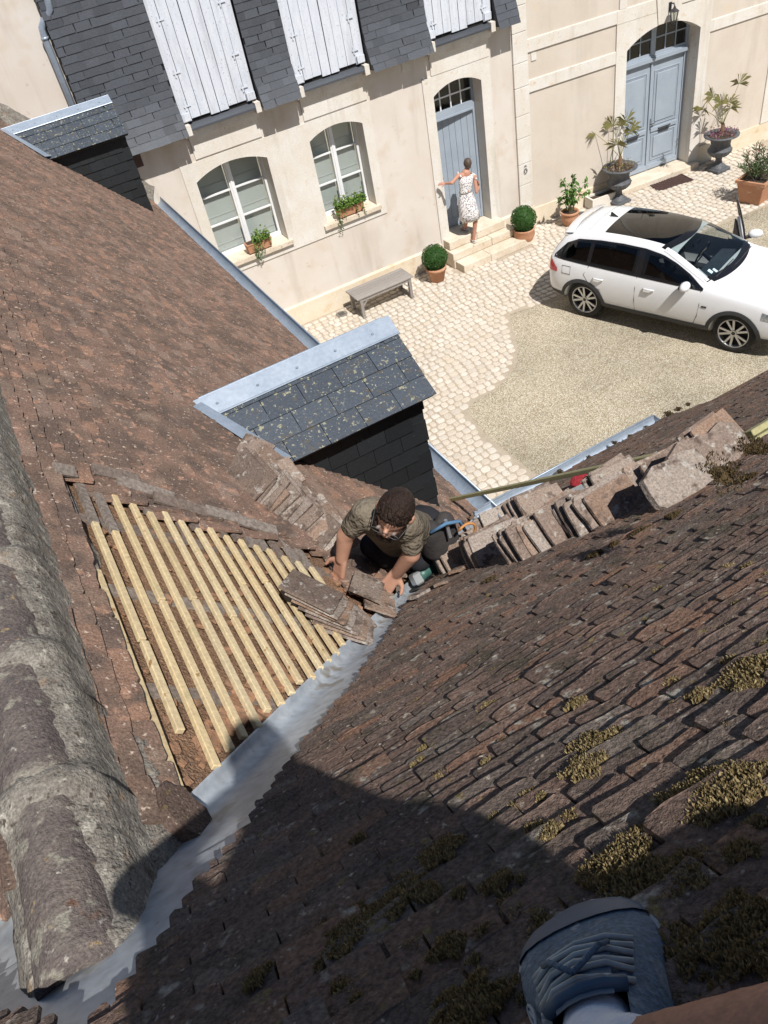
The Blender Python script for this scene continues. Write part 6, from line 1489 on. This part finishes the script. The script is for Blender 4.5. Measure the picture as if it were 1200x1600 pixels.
for i in range(24):
    for k in range(ns - 1):
        f = (i + .5) / 24
        if f < .40 and 3 <= k <= 6: continue                                   # collar opening
        a = i * ns + k; m.f.append((a, a + ns, a + ns + 1, a + 1))
m.build('shoe_upper', UPR, ph, True, world=True)
m = MB()
for i, f in enumerate([.84 + .155 * j / 6 for j in range(7)]):
    for k in range(ns): m.v.append(tuple(upr(f, k / (ns - 1), .0022)))
for i in range(6):
    for k in range(ns - 1): a = i * ns + k; m.f.append((a, a + ns, a + ns + 1, a + 1))
m.build('toe_cap', OVR, ph, True, world=True)
m = MB(); m.tube([upr(.40 - .0 * abs(k - 5), k / 10, .003) if 3 <= k <= 7 else upr(.40 * (1 - abs(k - 5) / 5 * 0), k / 10, .003) for k in range(3, 8)], .006, 6); m.build('tongue_edge', OVR, ph, True, world=True)
tg = MB()
for i in range(7):
    f = .36 + .05 * i
    for k in range(5): tg.v.append(tuple(upr(f, .36 + .07 * k, .003)))
for i in range(6):
    for k in range(4): a = i * 5 + k; tg.f.append((a, a + 5, a + 6, a + 1))
tg.build('tongue', OVR, ph, True, world=True)
for i in range(6):
    f = .42 + .042 * i; m = MB(); m.tube([upr(f, .26, .002), upr(f + .012 * (-1) ** i, .38, .005), upr(f + .005, .5, .006), upr(f - .010 * (-1) ** i, .62, .005), upr(f, .74, .002)], .0026, 6); m.build('lace', GRYL, ph, True, world=True)
m = MB(); m.tube([upr(.42, .5, .012), upr(.50, .42, .016), upr(.58, .36, .008)], .0025, 6).tube([upr(.42, .5, .012), upr(.48, .60, .018), upr(.56, .63, .009)], .0025, 6); m.build('lace_bow', UPR, ph, True, world=True)
m = MB(); m.tube([upr(.50 + .075 * math.cos(q) , .135 + .035 * math.sin(q), .003) for q in [2 * math.pi * i / 18 for i in range(19)]], .0016, 5, False).tube([upr(.46, .12, .003), upr(.50, .15, .003), upr(.55, .135, .003)], .0014, 5); m.build('shoe_logo', SOLE, ph, True, world=True)
knee = ank + (at_d(1200, 1668, .64) - ank).normalized() * .40; hipP = V((.04, -.50, 7.34))
flesh('sock', pm('white_sock', (.74, .77, .84), (.68, .71, .80), 60, .95, .6, 150, .004), ph, [(sp(.075, 0, .05), ank + (knee - ank) * .05, .036, .040), (sp(.13, 0, .055), sp(.08, 0, .06), .028, .036)], (), .007, 3)
hdp = V((.03, -.44, 7.93)); shR, shL = V((.17, -.41, 7.52)), V((-.16, -.43, 7.60)); elR2, elL2 = V((.19, -.30, 7.28)), V((-.31, -.10, 7.36)); haR2, haL2 = V((.07, -.06, 7.33)), V((-.09, -.05, 7.36))
knee2 = V((-.10, -.25, 7.02)); foot2 = V((.02, -.62, 7.42))
pcaps = [(ank, ank.lerp(knee, .45), .034, .050), (ank.lerp(knee, .45), knee, .050, .052), (knee, hipP, .058, .080), (V((-.06, -.46, 7.28)), V((-.20, -.14, 7.20)), .08, .062), (V((-.20, -.14, 7.20)), V((-.14, -.06, 6.93)), .055, .04), (V((-.14, -.06, 6.93)), V((-.12, .05, 6.84)), .04, .03), (hipP, V((.06, -.45, 7.52)), .12, .13), (shR, shL, .075, .075), (shR, elR2, .055, .042), (elR2, haR2, .042, .03), (shL, elL2, .055, .042), (elL2, haL2, .042, .03), (V((.06, -.42, 7.62)), hdp, .065, .062), (V((-.05, -.42, 7.63)), V((.08, -.41, 7.63)), .095, .09), (V((.07, -.46, 7.42)), V((.06, -.44, 7.54)), .13, .13)]
pcaps += hand(haR2, V((-.6, .2, .3)), V((-.2, -1, 0)), -1, 1, .7) + hand(haL2, V((.6, .2, .2)), V((.2, -1, 0)), 1, 1, .7)
flesh('body', pm('shaded_skin', (.46, .235, .155), (.36, .18, .12), 14, .6, .35, 90, .004, spec=.3, fine=(160, .18), spots=[(30, .64, .72, (.30, .145, .095))]), ph, pcaps, [(hdp + V((0, .02, .08)), (.078, .096, .125), None)], .010, 4)
flesh('shorts', TROUS, ph, [(hipP, hipP.lerp(knee, .62), .10, .085), (V((-.06, -.46, 7.28)), V((-.17, -.20, 7.21)), .105, .09), (hipP + V((-.14, .06, -.06)), hipP + V((.03, .06, -.06)), .15, .15), (V((-.04, -.30, 7.14)), V((.14, -.30, 7.12)), .10, .10)], (), .014, 3)
flesh('hair', HAIR, ph, [], [(hdp + V((0, .0, .11)), (.086, .105, .12), None)], .012, 2)
flesh('shirt', TSHIRT, ph, [(shR, shL, .09, .09), (V((-.05, -.42, 7.645)), V((.08, -.41, 7.645)), .10, .095), (hipP + V((-.02, .07, .0)), V((.06, -.43, 7.50)), .18, .175), (V((-.10, -.42, 7.30)), V((-.10, -.44, 7.50)), .13, .12), (shR, shR.lerp(elR2, .5), .08, .07), (shL, shL.lerp(elL2, .5), .08, .07)], (), .014, 4)
pn = thing('mobile_phone', CAM + ROWS[1] * .06 - ROWS[2] * .02, 'black mobile phone held up by the photographer', 'phone')
m = MB(); Mp = frame(CAM + ROWS[1] * .045 - ROWS[2] * .016, ROWS[0], ROWS[1], ROWS[2]); m.box(-.055, .022, -.062, .095, -.010, -.001, Mp); o = m.build('phone_case', CARBL, pn, world=True); bevel_mesh(o.data, .003)
